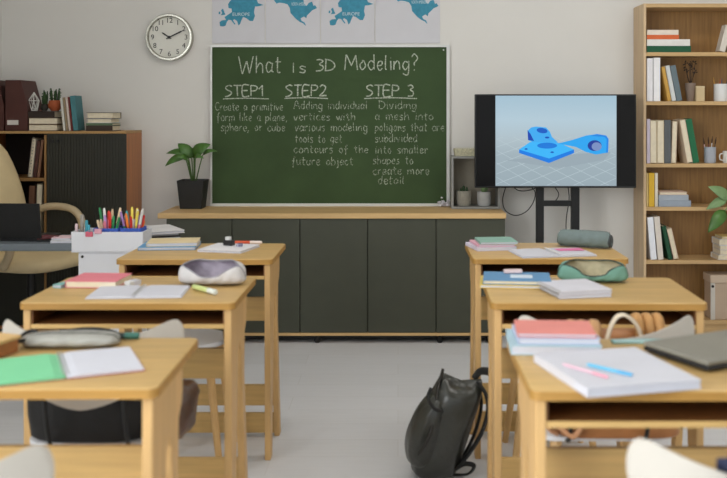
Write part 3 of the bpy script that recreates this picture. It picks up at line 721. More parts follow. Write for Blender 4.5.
# wire ornament: a faceted white frame
p = at(34, 0, yt+.06)
oo = thing('wire_ornament', 'white faceted wire ornament on the book stack left of the cactus', 'ornament', (p.x, yt+.06, z1+.0005))
V = [(0, 0, .108)] + [(.030*math.cos(a), .030*math.sin(a), .06) for a in [i*math.pi/2.5 for i in range(5)]] + [(.018*math.cos(a+.6), .018*math.sin(a+.6), .003) for a in [i*math.pi/2.5 for i in range(5)]]
b = B()
for i in range(5):
    for (q, r_) in ((0, 1+i), (1+i, 1+(i+1) % 5), (1+i, 6+i), (1+(i+1) % 5, 6+i), (6+i, 6+(i+1) % 5)):
        b.tube([V[q], V[r_]], .003, 6)
b.build('wire_frame', mat((224, 222, 214), .5), oo)
def cactus_pot(px, label, col, r, hgt, spikes, rseed):
    p = at(px, 0, yt+.07); o = thing('cactus', label, 'cactus', (p.x, yt+.07, z1+.0005))
    B().lathe([(r*.55, 0), (r*.95, hgt*.35), (r, hgt*.6), (r*.8, hgt), (r*.7, hgt), (r*.7, hgt*.85), (.001, hgt*.85)], n=20).build('pot', mat(col, .7, var=.1), o, smooth='auto')
    q = random.Random(rseed)
    for i in range(spikes):
        a = q.uniform(0, 6.28); rad = q.uniform(0, r*.55); ht = q.uniform(.05, .095)*(1-rad/r*.4)
        bx_, by_ = rad*math.cos(a), rad*math.sin(a); b = B()
        b.tube([(bx_, by_, hgt*.85), (bx_*1.3, by_*1.3, hgt+ht*.5), (bx_*1.5, by_*1.5, hgt+ht)], [.006, .007, .0025], 6)
        for j in range(5): b.ball((bx_*1.4+q.uniform(-.007, .007), by_*1.4+q.uniform(-.007, .007), hgt+ht*(j+1)/5.5), .0045, .0045, .0035, 1)
        b.build('stalk', mat((46, 72, 34), .6, var=.25, vscale=60), o, smooth=True)
cactus_pot(44.6, 'dark leggy cactus in a tiny dark pot beside the terracotta pot', (52, 48, 40), .022, .04, 7, 3)
cactus_pot(55, 'small spiky cactus in a round terracotta pot on the books', (168, 84, 46), .040, .062, 9, 5)
g = 'books leaning on the left cabinet'
def upt(px0, px1, pyt, col, label, lean=0, out=False, name='book'):
    hgt = (Z(pyt, yt)-zc)/math.cos(lean); x = X(px0, yt) if lean <= 0 else X(px1, yt)
    return book(label, (x, yt, zc), ((px1-px0)*yt/F-.001, .12, hgt), col, g, lean, out, name=name)
for (a, b_, yy, col, lab) in ((63.4, 65.8, 98, (206, 204, 194), 'thin white notebook leaning leftmost beside the teal book'), (66.2, 68.4, 97.5, (146, 128, 100), 'thin tan book leaning second before the teal book'), (68.8, 71, 97, (212, 196, 184), 'thin pale book leaning third before the teal book'), (71.4, 72.8, 97, (120, 48, 44), 'very thin red book touching the teal book')):
    upt(a, b_, yy, col, lab, R(-6))
upt(73.4, 78.4, 96, (70, 122, 128), 'teal blue book leaning left on the cabinet', R(-5.8))
g = 'stack of books at the right of the left cabinet'; z = zc
for (px0, px1, hpx, col, label, out) in ((86, 112.5, 5.4, (58, 44, 34), 'dark brown book lowest at the cabinet right end', False), (86, 112.5, 2.4, (92, 112, 84), 'thin green book in the stack at cabinet right end', False), (87, 111.5, 4.4, (214, 214, 212), 'white book in the stack at cabinet right end', True), (86.5, 113, 6.4, (70, 54, 36), 'cream paged book topmost at the cabinet right end', True)):
    h_ = hpx*yt/F
    book(label, (topx(px0), yt, z), (topx(px1)-topx(px0), .165, h_-.0006), col, g, 0, out, True); z += h_

# ------------------------------------------------------------------ teacher's desk, chair, laptop
tz = .70
td = thing('teacher_desk', "grey topped desk with black legs at the left behind the white cart", 'desk', (-1.75, 4.40, 0))
B().box(XL+.03+1.75, .62, 0, .33, tz-.035, tz, bev=.004).build('desktop', mat((112, 120, 126), .4, var=.04), td)
for (x_, y_) in ((-.58, .03), (-.58, .29), (.57, .03), (.57, .29)): B().box(x_-.02, x_+.02, y_-.02, y_+.02, 0, tz-.0355).build('leg', BLACK, td)
lp = thing('laptop', 'open black laptop seen from behind on the grey desk', 'laptop', (X(7, 4.48), 4.475, tz+.001), rz=R(-4))
B().box(-.17, .17, .006, .225, 0, .014, bev=.003).build('base', mat((40, 40, 42), .4), lp)
q = B().box(-.17, .17, -.004, .004, .0, .168, bev=.003).build('screen_lid', mat((17, 17, 17), .55), lp); q.location = (0, 0, .0145); q.rotation_euler = (R(8), 0, 0)
# stapler and papers
p = at(50, 237, 4.5)
o = thing('stapler', 'black and red stapler on the grey desk right of the laptop', 'stapler', (p.x, 4.48, tz+.001), rz=R(4))
B().box(-.05, .05, -.015, .015, 0, .008, bev=.002).build('base', BLACK, o); B().prism([(-.05, .0085), (.048, .014), (.048, .026), (-.02, .030), (-.05, .018)], -.012, .012, 'Y', .002).build('arm', mat((92, 30, 34), .4), o)
for (px, w, d_, z_, col, lab) in ((64.5, .10, .13, .012, (214, 212, 214), 'white notepad on the grey desk beside the white cart'), (63, .085, .10, .010, (226, 196, 202), 'pink notepad lying on the white notepad')):
    zz_ = tz+.001 if 'white notepad on' in lab else tz+.0135
    o = thing('notepad', lab, 'notepad', (X(px, 4.47), 4.475, zz_), rz=R(6))
    B().box(-w/2, w/2, -d_/2, d_/2, 0, z_*.75).build('sheets', PAPER, o); B().box(-w/2, w/2, -d_/2, d_/2, z_*.75+.0003, z_).build('cover', mat(col, .7), o)
# folders on the right end of the desk
for (z_, h_, w, d_, col, lab, rz_) in ((tz+.001, .022, .19, .24, (38, 36, 34), 'black folder on the grey desk end behind the white cart', 24), (tz+.0242, .010, .17, .22, (190, 188, 184), 'grey folder lying between black and white ones', 26), (tz+.0352, .014, .20, .26, (224, 222, 222), 'white folder topmost behind the white cart', 30)):
    o = thing('folder', lab, 'folder', (X(157, 4.6), 4.585, z_), rz=R(rz_), group='folders behind the white cart')
    B().box(-w/2, w/2, -d_/2, d_/2, 0, h_*.25).box(-w/2, w/2, -d_/2, d_/2, h_*.75, h_).build('cover', mat(col, .6), o); B().box(-w/2+.003, w/2-.003, -d_/2+.003, d_/2-.003, h_*.25+.0002, h_*.75-.0002).build('sheets', PAPER, o)

# white cart with bin
ctx = (X(71, 4.06)+X(143, 4.06))/2; wc = X(143, 4.06)-X(71, 4.06)
CARTW = mat((226, 226, 230), .4, var=.015)
ct = thing('storage_cart', 'white storage cart with an open bin of pens, left of front desks', 'storage cart', (ctx, 4.06, 0))
B().box(-wc/2+.026, wc/2-.02, .012, .145, .03, .709, bev=.006).build('body', CARTW, ct)
bz0, bz1 = .7095, .797
b = B(); b.box(-wc/2, wc/2, 0, .15, bz0, bz0+.005, bev=.001)
b.prism([(-wc/2+.004, bz0+.0055), (wc/2-.004, bz0+.0055), (wc/2, bz1), (-wc/2, bz1)], 0, .006, 'Y', .001)
b.prism([(-wc/2+.004, bz0+.0055), (wc/2-.004, bz0+.0055), (wc/2, bz1), (-wc/2, bz1)], .144, .15, 'Y', .001)
b.box(-wc/2, -wc/2+.006, .0065, .1435, bz0+.0055, bz1).box(wc/2-.006, wc/2, .0065, .1435, bz0+.0055, bz1)
b.build('bin', CARTW, ct)
for (x_, y_) in ((-.12, .04), (.12, .04), (-.12, .12), (.12, .12)): B().lathe([(.014, 0), (.02, .01), (.02, .0225), (.012, .0295)], (x_, y_, 0), 12).build('caster', RUBBER, ct, smooth='auto')
B().lathe([(.0001, 0), (.006, 0), (.006, .004), (.0001, .004)], n=10).build('screw', BLACK, ct, loc=(-wc/2+.045, .0118, .69)).rotation_euler = (R(90), 0, 0)
# pen cups
cups = []
for (px, r, lab) in ((109.5, .058, 'blue pen cup in the middle of the white bin'), (133.2, .050, 'blue pen cup at the right end of the white bin')):
    x_ = X(px, 4.135); o = thing('pen_cup', lab, 'pen cup', (x_, 4.135, bz0+.006), group='blue pen cups in the bin')
    hq = .094
    b = B(); b.rings([[(r*sx_*.94, r*sy_*.94, z_) for sx_, sy_ in ((-1, -.9), (-.9, -1), (.9, -1), (1, -.9), (1, .9), (.9, 1), (-.9, 1), (-1, .9))] for z_ in (0, hq)] + [[(r*sx_*.88, r*sy_*.88, z_) for sx_, sy_ in ((-1, -.9), (-.9, -1), (.9, -1), (1, -.9), (1, .9), (.9, 1), (-.9, 1), (-1, .9))] for z_ in (hq, .004)])
    b.build('cup_wall', mat((52, 92, 190), .4), o); cups.append((x_, 4.135, r, 'middle' if px < 120 else 'right'))
pencols = [('orange', (230, 116, 40)), ('red', (206, 48, 40)), ('pink', (226, 130, 150)), ('yellow', (226, 200, 84)), ('white', (226, 222, 216)), ('green', (52, 140, 84)), ('teal', (64, 160, 170)), ('lilac', (170, 130, 190)), ('cream', (224, 196, 160))]
k = 0
for (x_, y_, r, side) in cups:
    for i in range(20):
        nm, cl = pencols[k % 9]; k += 1
        a = i*2.4; q = r*.68*math.sqrt((i+.5)/20); dx, dy = q*math.cos(a), q*math.sin(a)
        L = rnd.uniform(.118, .178); lean = R(24)*dx/r + R(rnd.uniform(-4, 4)); rxr = -R(10)*dy/r
        o = thing('felt_pen', '%s felt pen standing in the %s blue cup' % (nm, side), 'pen', (x_+dx*.55, y_+dy*.55, bz0+.0115), ry=lean, rx=rxr, group='felt pens in the blue cups')
        B().lathe([(.0048, 0), (.0054, L*.6)], n=8).build('barrel', mat(cl if nm != 'white' else (210, 206, 200), .4), o, smooth='auto')
        c2 = pencols[(k*4+1) % 9][1] if i % 3 == 0 else tuple(min(255, int(v*1.1)+10) for v in cl)
        B().lathe([(.0060, L*.602), (.0060, L*.93), (.0035, L)], n=8).build('cap', mat(c2, .35), o, smooth='auto')
for (px, L, cl, lab, r_) in ((82.2, .150, (150, 142, 132), 'grey glue stick standing at the left of the white bin', .008), (86.5, .125, (58, 150, 168), 'teal marker at the left of the white bin', .006), (88.8, .105, (70, 170, 190), 'shorter light teal marker right of the teal one', .005), (76.5, .11, (224, 196, 200), 'pale pink marker at the left end of the white bin', .006)):
    o = thing('marker', lab, 'marker', (X(px, 4.12), 4.12, bz0+.006), group='markers at the left of the bin')
    B().lathe([(r_, 0), (r_, L*.65)], n=10).build('barrel', mat(cl, .4), o, smooth='auto'); B().lathe([(r_*1.1, L*.652), (r_*1.1, L*.97), (r_*.8, L)], n=10).build('cap', mat(tuple(min(255, v+14) for v in cl), .4), o, smooth='auto')
for (px, z_, cl, lab) in ((89, bz1-.012, (214, 96, 116), 'red pink clip hooked on the bin rim'), (98, bz1+.001, (226, 166, 180), 'pale pink clip hooked on the bin rim')):
    o = thing('clip', lab, 'clip', (X(px, 4.055), 4.0595, z_), group='pink clips on the bin rim')
    B().box(-.016, .016, -.006, -.001, -.008, .013, bev=.002).build('jaw', mat(cl, .4), o)
    if z_ > bz1: B().box(-.012, .012, -.0008, .010, .0005, .004).build('lever', mat(cl, .4), o)
    else: B().tube([(-.01, -.003, .0135), (0, -.003, .019), (.01, -.003, .0135)], .0012, 6).build('lever', mat(cl, .4), o)

# teacher's chair
CREAM = mat((220, 198, 154), .5, bump=.08, bscale=50, var=.05)
ch = thing('office_chair', 'cream padded office chair with looped arms behind the grey desk', 'office chair', (-1.965, 5.09, 0), rz=R(-20))
# local +X = forward
def soft(b, c, sx_, sy_, sz_, n=24, p=3.2):
    rings = []
    for j in range(1, 12):
        ph = -math.pi/2 + math.pi*j/12; cz = math.copysign(abs(math.sin(ph))**(2/p), math.sin(ph)); cr = abs(math.cos(ph))**(2/p)
        rings.append([(c[0]+sx_*cr*math.copysign(abs(math.cos(a))**(2/p), math.cos(a)), c[1]+sy_*cr*math.copysign(abs(math.sin(a))**(2/p), math.sin(a)), c[2]+sz_*cz) for a in [2*math.pi*i/n for i in range(n)]])
    return b.rings(rings)
soft(B(), (.01, 0, .518), .26, .25, .046).build('seat', CREAM, ch, smooth=True)
b = B(); rings = []
for i in range(11):
    t_ = i/10; z_ = .54 + .61*t_; x_ = -.21 - .13*t_ + .03*math.sin(math.pi*t_); hw = .215*(1 - .35*t_**3) * (1 if i < 10 else .8) ; ht = .05*(1-.5*t_**4)
    rings.append([(x_+ht*math.copysign(abs(math.cos(a))**.7, math.cos(a)), hw*math.copysign(abs(math.sin(a))**.6, math.sin(a)), z_) for a in [2*math.pi*k/20 for k in range(20)]])
b.rings(rings).build('backrest', CREAM, ch, smooth=True)
for s_ in (-1, 1):
    B().tube([(-.25, .275*s_, .70), (-.16, .28*s_, .765), (-.03, .285*s_, .775), (.06, .285*s_, .75), (.11, .28*s_, .68), (.10, .272*s_, .59), (.05, .262*s_, .515)], .021, 10, smooth=5).build('armrest', mat((200, 180, 146), .5), ch, smooth=True)
B().lathe([(.035, .10), (.035, .28), (.022, .28), (.022, .4705)], n=16).build('column', BLACK, ch, smooth='auto')
for i in range(5):
    a = i*2*math.pi/5; b = B(); b.tube([(0.03*math.cos(a), .03*math.sin(a), .12), (.27*math.cos(a), .27*math.sin(a), .075)], [.024, .016], 8); lg = b.build('base_leg', BLACK, ch, smooth='auto')
    B().lathe([(.026, -.011), (.028, 0), (.026, .011)], n=14).build('caster', RUBBER, lg, loc=(.28*math.cos(a), .28*math.sin(a), .029)).rotation_euler = (R(90), 0, a+1.57)

# ------------------------------------------------------------------ pupils' desks
DW, DD, DH = .624, .43, .76
def make_desk(label, shelf=True, DW=DW):
    o = thing('school_desk', label, 'desk', (0, 0, 0), group='wooden school desks')
    r = .022; pts = []
    for (cx_, cy_, a0) in ((DW/2-r, r, -90), (DW/2-r, DD-r, 0), (-DW/2+r, DD-r, 90), (-DW/2+r, r, 180)):
        for k in range(7): a = R(a0+15*k); pts.append((cx_+r*math.cos(a), cy_+r*math.sin(a)))
    B().prism(pts, DH-.022, DH, 'Z', .004).build('tabletop', BIRCH, o, smooth='auto')
    ez = B(); q0 = [(x*1.0025, (y-DD/2)*1.0035+DD/2, DH-.0205) for x, y in pts]; q1 = [(x, y, DH-.0025) for x, y, z in q0]
    ez.rings([q0, q1], cap=False).build('edge_band', EDGE, o, smooth='auto')
    zp = DH-.0225; xo = DW/2-.010; th_ = .022
    for s_ in (-1, 1):
        xa, xb = (xo-th_, xo) if s_ > 0 else (-xo, -xo+th_)
        prof = [(.012, zp), (.290, zp), (.290, .672), (.280, .648), (.250, .622), (.243, .50), (.340, .0), (.290, .0), (.175, .585), (.152, .612), (.128, .585), (.074, .0), (.020, .0), (.010, .60)]
        B().prism(prof, xa, xb, 'X', .003).build('side_frame', BIRCH_Z, o)
        for y_ in (.047, .315): B().box(xa+.002, xb-.002, y_-.02, y_+.02, -.0005+.0005, .006).build('foot_pad', RUBBER, o)
    xi = xo-th_-.0006
    if shelf:
        B().box(-xi, xi, .0185, .286, .683, .694).build('book_shelf', BIRCH_SHADED, o)
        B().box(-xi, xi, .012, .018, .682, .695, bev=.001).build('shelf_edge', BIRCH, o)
        B().box(-xi, xi, .274, .286, .6945, zp-.0005).build('box_back', BIRCH_SHADED, o)
        for s_ in (-1, 1): B().box(s_*xi-.004*(s_ > 0), s_*xi+.004*(s_ < 0), .018, .2735, .6945, zp-.0005).build('box_side', BIRCH_SHADED, o)  # inner sides, also in the shade-darkened birch
    B().box(-xi, xi, .180, .198, .490, .582, bev=.002).build('modesty_panel', BIRCH, o)
    B().box(-xi, xi, .268, .286, .130, .213, bev=.002).build('stretcher', BIRCH, o)
    B().box(-xi, xi, .292, .310, .012, .092, bev=.002).build('stretcher', BIRCH, o)
    return o
XLc, XRc = -.478-DW/2, .257+DW/2
desk_p = make_desk('wooden desk in the middle of the left row with white pencil pouch'); desk_p.location = (XLc+.006, 2.74, 0)
desk_n = make_desk('wooden desk farthest in the left row, beside the white storage cart', True, .588); desk_n.location = (-.469-.294, 3.55, 0)
def desk_copy(label, x, y, rz=0, src=desk_p):
    c = copy_tree(src); c['label'] = label; c.location = (x, y, 0); c.rotation_euler = (0, 0, rz); return c
desk_copy('wooden desk farthest in the right row, in front of the television', .281+.294, 3.565, 0, desk_n)
desk_copy('wooden desk in the middle of the right row with teal pencil case', XRc+.012, 2.735, R(-1.2))
desk_copy('wooden desk nearest the camera in the right row with grey laptop', XRc+.006, 1.875)
dn = make_desk('wooden desk nearest the camera in the left row with green notebook', False); dn.location = (XLc-.002, 1.885, 0); dn.rotation_euler = (0, 0, R(.6))

# ------------------------------------------------------------------ chairs
SHELL = mat((194, 187, 176), .4, var=.02); SEATM = mat((212, 212, 214), .4, var=.02)
def make_chair(label):
    o = thing('school_chair', label, 'chair', (0, 0, 0), group='school chairs with pale backs')
    # local: sitter looks to +Y, backrest middle at y = 0
    n = 40; rings = []
    for i in range(n+1):
        u = math.sin(math.pi/2*(-1 + 2*i/n)); x_ = .235*u; y_ = .10*abs(u)**2.0
        top = .732 + .048*abs(u)**2.2; bot = .568 + .090*abs(u)**1.7
        e = math.sqrt(max(0, 1-max(0, (abs(u)-.82)/.18)**3)); mid = (top+bot)/2+.01*abs(u); hz = max(.002, (top-bot)/2*e)
        nx, ny = -.35*u, -1.0
        rings.append([(x_+.005*k*nx, y_+.005*k*ny - .05*(.735-z_)*-.6, z_) for k, z_ in ((1, mid-hz), (1, mid-hz*.5), (1, mid), (1, mid+hz*.5), (1, mid+hz), (-1, mid+hz), (-1, mid+hz*.5), (-1, mid), (-1, mid-hz*.5), (-1, mid-hz))])
    B().rings(rings).build('backrest', SHELL, o, smooth='auto')
    pts = []
    for (cx_, cy_, a0) in ((.125, .165, -90), (.13, .38, 0), (-.13, .38, 90), (-.125, .165, 180)):
        for k in range(7): a = R(a0+15*k); pts.append((cx_+.06*math.cos(a), cy_+.06*math.sin(a)))
    B().prism(pts, .437, .450, 'Z', .004).build('seat', SEATM, o, smooth='auto')
    for s_ in (-1, 1):
        B().tube([(.10*s_, .125, .4362), (.10*s_, .07, .46), (.10*s_, .034, .56), (.10*s_, .030, .66)], .006, 8, smooth=3).build('back_post', BLACK, o, smooth=True)
        B().tube([(.12*s_, .155, .4365), (.17*s_, .06, 0)], [.016, .012], 8).build('leg', BIRCH_Z, o, smooth='auto')
        B().tube([(.12*s_, .38, .4365), (.16*s_, .43, 0)], [.016, .012], 8).build('leg', BIRCH_Z, o, smooth='auto')
    return o
cp = make_chair('pale backed chair pushed to the middle left desk with black bag on it'); cp.location = (-.790, 2.36, 0)
def chair_copy(label, x, y, rz=0):
    c = copy_tree(cp); c['label'] = label; c.location = (x, y, 0); c.rotation_euler = (0, 0, rz); return c
chair_copy('pale backed chair at the middle right desk with tan satchel on it', .548, 2.41)
chair_copy('pale backed chair cut by the lower right photo edge, navy jacket on it', .615, 1.47)
chair_copy('pale backed chair cut by the lower left photo corner', -.795, 1.44)
def stool(label, x, y):
    o = thing('stool', label, 'stool', (x, y, 0), group='wooden stools under the far desks')
    B().lathe([(.0001, .435), (.15, .435), (.155, .443), (.15, .452), (.0001, .452)], n=28).build('seat', SEATM, o, smooth='auto')
    for sx_ in (-1, 1):
        for sy_ in (-1, 1): B().tube([(.095*sx_, .10*sy_, .4345), (.15*sx_, .15*sy_, 0)], [.017, .012], 8).build('leg', BIRCH_Z, o, smooth='auto')
    return o
stool('wooden stool tucked under the farthest left desk', -.80, 3.62); stool('wooden stool tucked under the farthest right desk', .575, 3.62)

# ------------------------------------------------------------------ things on the desks
T = DH+.001
def notebook(label, x, y, w, d_, h_, col, rz=0, z=T, group=None, page=None, spine='left', name='notebook', extra=None):
    o = thing(name, label, 'notebook', (x, y, z), rz=R(rz), group=group)
    t_ = min(.0018, h_*.25); cm = mat(col, .55, var=.04)
    b = B(); b.box(-w/2, w/2, -d_/2, d_/2, 0, t_).box(-w/2, w/2, -d_/2, d_/2, h_-t_, h_)
    if spine == 'left': b.box(-w/2, -w/2+t_, -d_/2, d_/2, t_, h_-t_)
    elif spine == 'back': b.box(-w/2, w/2, d_/2-t_, d_/2, t_, h_-t_)
    b.build('cover', cm, o)
    B().box(-w/2+t_+.0004, w/2-.002, -d_/2+.002, d_/2-t_-.0004, t_+.0002, h_-t_-.0002).build('pages', page or PAPER, o)
    if spine == 'spiral':
        b = B(); n = int(d_/.009)
        for i in range(n): b.lathe([(h_*.42, 0), (h_*.62, .0015), (h_*.42, .003)], (-w/2-.0005, 0, 0), 8)
        b.bm.free(); b = B()
        for i in range(n):
            yy = -d_/2+.006+i*(d_-.012)/n
            b.tube([(-w/2+.004, yy, h_+.0012), (-w/2-.004, yy, h_*.8), (-w/2-.004, yy, h_*.3), (-w/2+.002, yy, -.0003+.0008)], .0008, 5, smooth=2)
        b.build('spiral', METAL, o, smooth=True)
    return o
def open_book(label, x, y, pw, d_, rz, h_=.007, left=None, right=None, cover=None, z=T, name='notebook'):
    o = thing(name, label, 'notebook', (x, y, z), rz=R(rz))
    B().box(-pw-.003, -.0005, -d_/2-.002, d_/2+.002, 0, .0012).box(.0005, pw+.003, -d_/2-.002, d_/2+.002, 0, .0012).build('cover', cover or PAPER, o)
    for s_, m_, nm in ((-1, left or PAPER, 'left_page'), (1, right or PAPER, 'right_page')):
        prof = [(.001*s_, .0016), (pw*s_, .0016), (pw*s_, h_*.75), (pw*.5*s_, h_), (pw*.15*s_, h_*1.05), (.001*s_, h_*.45)]
        B().prism(prof, -d_/2, d_/2, 'Y').build(nm, m_, o)
    b = B()
    for i in range(14):
        yy = -d_/2+.01+i*(d_-.02)/13; b.tube([(-.007, yy, h_*1.0), (-.004, yy, h_+.004), (.004, yy, h_+.004), (.007, yy, h_*1.0)], .0009, 5)
    b.build('binding', METAL, o)
    return o
def pen(label, p, q, r, col, cap, z=T, cat='pen', name='pen', group=None):
    p, q = Vector(p), Vector(q); L = (q-p).length; a = math.atan2(q.y-p.y, q.x-p.x)
    o = thing(name, label, cat, (p.x, p.y, z+r), rz=a, group=group)
    def ln(prof): 
        b = B(); n = 10
        b.rings([[(s_, rr_*math.cos(2*math.pi*k/n), rr_*math.sin(2*math.pi*k/n)) for k in range(n)] for rr_, s_ in prof]); return b
    ln([(r*.5, 0), (r*.95, .006), (r*.95, L*.68)]).build('barrel', mat(col, .4), o, smooth='auto')
    ln([(r, L*.682), (r, L*.97), (r*.7, L)]).build('cap', mat(cap, .4), o, smooth='auto')
    return o
def pouch(label, x, y, L, hw, hgt, rz, col, lining, rim, open_=.9, tilt=25, z=T, endcol=None, p=2.6, taper=.35, pull=True):
    """soft pencil case, length along X; mouth between two zip rims"""
    o = thing('pencil_case', label, 'pencil case', (x, y, z+.001), rz=R(rz))
    n, m_ = 30, 26
    def prof(u):                                     # size along the length
        return (1-taper*abs(u)**3) * math.sqrt(max(.0, 1-max(0, (abs(u)-.82)/.18)**2)) if abs(u) < 1 else .0
    def ringsf(sc, openk):
        rs = []; rims = ([], [])
        for i in range(n+1):
            u = -1+2*i/n; s_ = max(.10, prof(u))*sc; oh = R(2)+openk*R(72)*max(0, 1-(abs(u)/.86)**2.2)
            c = R(90+tilt); row = []
            for k in range(m_+1):
                a = c+oh+(2*math.pi-2*oh)*k/m_
                cy_, cz_ = math.cos(a), math.sin(a)
                yy = -hw*s_*math.copysign(abs(cy_)**(2/p), cy_)*-1; zz = hgt/2*s_*math.copysign(abs(cz_)**(2/p), cz_)
                w_ = .0015*math.sin(u*13+k)
                row.append((u*L/2, yy+w_, hgt/2*(sc if sc == 1 else 1)+zz - (1-s_)*hgt*.30*(sc == 1) - (0 if sc == 1 else (1-max(.1, prof(u)))*hgt*.30)))
            rs.append(row); rims[0].append(row[0]); rims[1].append(row[-1])
        return rs, rims
    rs, rims = ringsf(1, open_)
    zmin = min(v[2] for r_ in rs for v in r_); sh_ = lambda v: (v[0], v[1], v[2]-zmin+.0018)
    rs = [[sh_(v) for v in r_] for r_ in rs]; rims = [[sh_(v) for v in r_] for r_ in rims]
    B().rings(rs, closed=False).build('fabric', mat(col, .75, bump=.25, bscale=45, var=.08, vscale=30), o, smooth=True, solid=.0025)
    if open_ > .2:
        r2, _ = ringsf(.90, open_); r2 = [[(v[0]*.97, v[1], v[2]-zmin+.0018) for v in r_] for r_ in r2]
        B().rings(r2, closed=False).build('lining', mat(lining, .8, var=.15, vscale=40), o, smooth=True)
    zb = B(); zb.tube(rims[0], .0024, 6); zb.tube(rims[1], .0024, 6); zb.build('zipper', mat(rim, .5), o, smooth=True)
    if endcol:
        b = B(); s_ = .80
        b.rings([[(L/2*q, hw*s_*kk*math.cos(a), hgt*.44+hgt/2*s_*kk*math.sin(a)) for a in [2*math.pi*j/24 for j in range(24)]] for q, kk in ((.90, 1.02), (.985, 1.0), (1.0, .9))])
        b.build('end_cap', mat(endcol, .6), o, smooth='auto')
    return o
# --- left far desk
notebook('blue notebook under a cream one on the farthest left desk', -.925, 3.86, .225, .17, .012, (98, 158, 204), 4)
notebook('cream notebook lying on the blue one, farthest left desk', -.912, 3.868, .20, .155, .014, (224, 204, 160), 7, T+.0128)
notebook('white notepad under the sharpener on the farthest left desk', -.675, 3.80, .185, .19, .010, (230, 228, 232), -14)
o = thing('pencil_sharpener', 'small black and white pencil sharpener on the white notepad', 'sharpener', (-.682, 3.835, T+.0108), rz=R(-30))
B().box(-.022, .022, -.013, .013, 0, .022, bev=.004).build('body', mat((36, 34, 36), .4), o); B().lathe([(.0001, .0225), (.013, .0225), (.013, .034), (.0001, .036)], (-.004, 0, 0), 14).build('lid', WHITE, o, smooth='auto')
o = thing('eraser', 'small grey eraser on the white notepad of the farthest left desk', 'eraser', (-.635, 3.80, T+.0108), rz=R(20)); B().box(-.012, .012, -.008, .008, 0, .012, bev=.002).build('block', mat((176, 172, 190), .7), o); B().box(-.005, .0125, -.0084, .0084, .0006, .0124).build('sleeve', mat((120, 118, 140), .7), o)
pen('red marker with white cap at the back of farthest left desk', (-.72, 3.955), (-.565, 3.945), .007, (222, 92, 58), (230, 214, 206))
# --- left middle desk
notebook('pink notebook at the back of the middle left desk', -.955, 3.04, .160, .155, .021, (226, 128, 140), -3, spine='left', page=PAGE)
o = thing('eraser', 'white eraser right of the pink notebook', 'eraser', (-.84, 3.01, T), rz=R(60)); B().box(-.026, .026, -.012, .012, 0, .016, bev=.003).build('block', WHITE, o); B().box(-.004, .022, -.0124, .0124, -.0002+.0004, .0164).build('sleeve', mat((206, 206, 214), .6), o)
notebook('small teal notepad peeking out left of the pink notebook', -1.055, 2.99, .03, .06, .010, (128, 180, 178), -18, name='notepad')
open_book('open white notebook on the middle left desk', -.785, 2.885, .137, .175, 4, cover=mat((214, 214, 222), .6))
pen('yellow green highlighter beside the open white notebook', (-.635, 2.945), (-.545, 2.845), .0085, (206, 216, 140), (214, 218, 208), cat='highlighter', name='highlighter')
pouch('white open pencil pouch with lilac lining on the middle left desk', -.592, 3.03, .215, .052, .076, -4, (208, 204, 202), (170, 160, 172), (150, 146, 154), 1.0, 28)
# --- left near desk
open_book('open notebook with a green left page on the nearest left desk', -.722, 2.045, .155, .205, 24, cover=mat((176, 84, 84), .6), left=mat((122, 200, 150), .6, var=.03))
pouch('grey translucent pencil case on the nearest left desk', -.768, 2.235, .225, .044, .027, 2, (160, 158, 150), (120, 120, 116), (50, 54, 52), .0, 5)
pc_ = [q for q in COL.objects if str(q.get('label', '')).startswith('grey translucent pencil')][0]
B().tube([(-.095, -.03, .020), (-.118, -.034, .016), (-.122, 0, .018), (-.112, .034, .024), (-.09, .03, .026)], .005, 8, flat=.6, smooth=4).build('end_loop', BLACK, pc_, smooth=True)
pen('dark green pen behind the grey pencil case', (-.735, 2.292), (-.625, 2.296), .0085, (34, 50, 46), (60, 110, 98))
o = thing('wooden_box', 'tan wooden pencil box cut by the left photo edge', 'box', (-.975, 2.17, T), rz=R(-20))
B().box(-.10, .10, -.04, .04, 0, .030, bev=.003).build('body', wood((150, 98, 56), 'X'), o); B().box(-.104, .104, -.044, .044, .0305, .040, bev=.003).build('lid', wood((214, 176, 118), 'X'), o)
# --- right far desk
notebook('lilac white notebook lowest in the stack on the farthest right desk', .376, 3.845, .165, .17, .014, (214, 206, 222), 12)
notebook('pink notebook between lilac and mint ones on the farthest right desk', .380, 3.845, .150, .16, .008, (226, 168, 184), 8, T+.0148)
notebook('mint green notebook topmost on the farthest right desk', .396, 3.845, .150, .155, .010, (136, 176, 160), 4, T+.0235)
o = open_book('open magazine with pink stripe on the farthest right desk', .597, 3.685, .145, .185, 10, .008)
B().box(.03, .135, .0, .06, .0093, .0098, bev=0).build('pink_stripe', mat((226, 120, 170), .6), o)
pouch('grey green zipped cylinder pencil case on the farthest right desk', .758, 3.865, .225, .034, .064, -27, (112, 126, 124), (90, 90, 90), (60, 66, 66), .0, -20, endcol=(58, 62, 62), p=2.1, taper=.05)
# --- right middle desk
notebook('yellow notebook under the blue one on the middle right desk', .366, 3.035, .205, .165, .010, (226, 196, 96), -6)
notebook('blue notebook with white label on the middle right desk', .380, 3.042, .212, .165, .012, (92, 142, 184), -6, T+.0108, page=PAGE)
o = [q for q in COL.objects if q.get('label') == 'blue notebook with white label on the middle right desk'][0]
B().box(-.02, .05, -.03, .03, .01215, .0125).build('label_card', mat((206, 220, 232), .7), o)
o = thing('eraser', 'pale pink eraser lying on the blue notebook', 'eraser', (.375, 3.10, T+.0238), rz=R(8)); B().box(-.03, .03, -.01, .01, 0, .012, bev=.003).build('block', mat((226, 202, 200), .7), o)
for (z_, rz_, lab) in ((T, 12, 'lower white spiral pad on the middle right desk'), (T+.0115, 14, 'upper white spiral pad on the middle right desk')):
    notebook(lab, .535, 2.895, .165, .185, .0105, (212, 210, 218), rz_, z_, spine='spiral', group='white spiral pads', name='notepad')
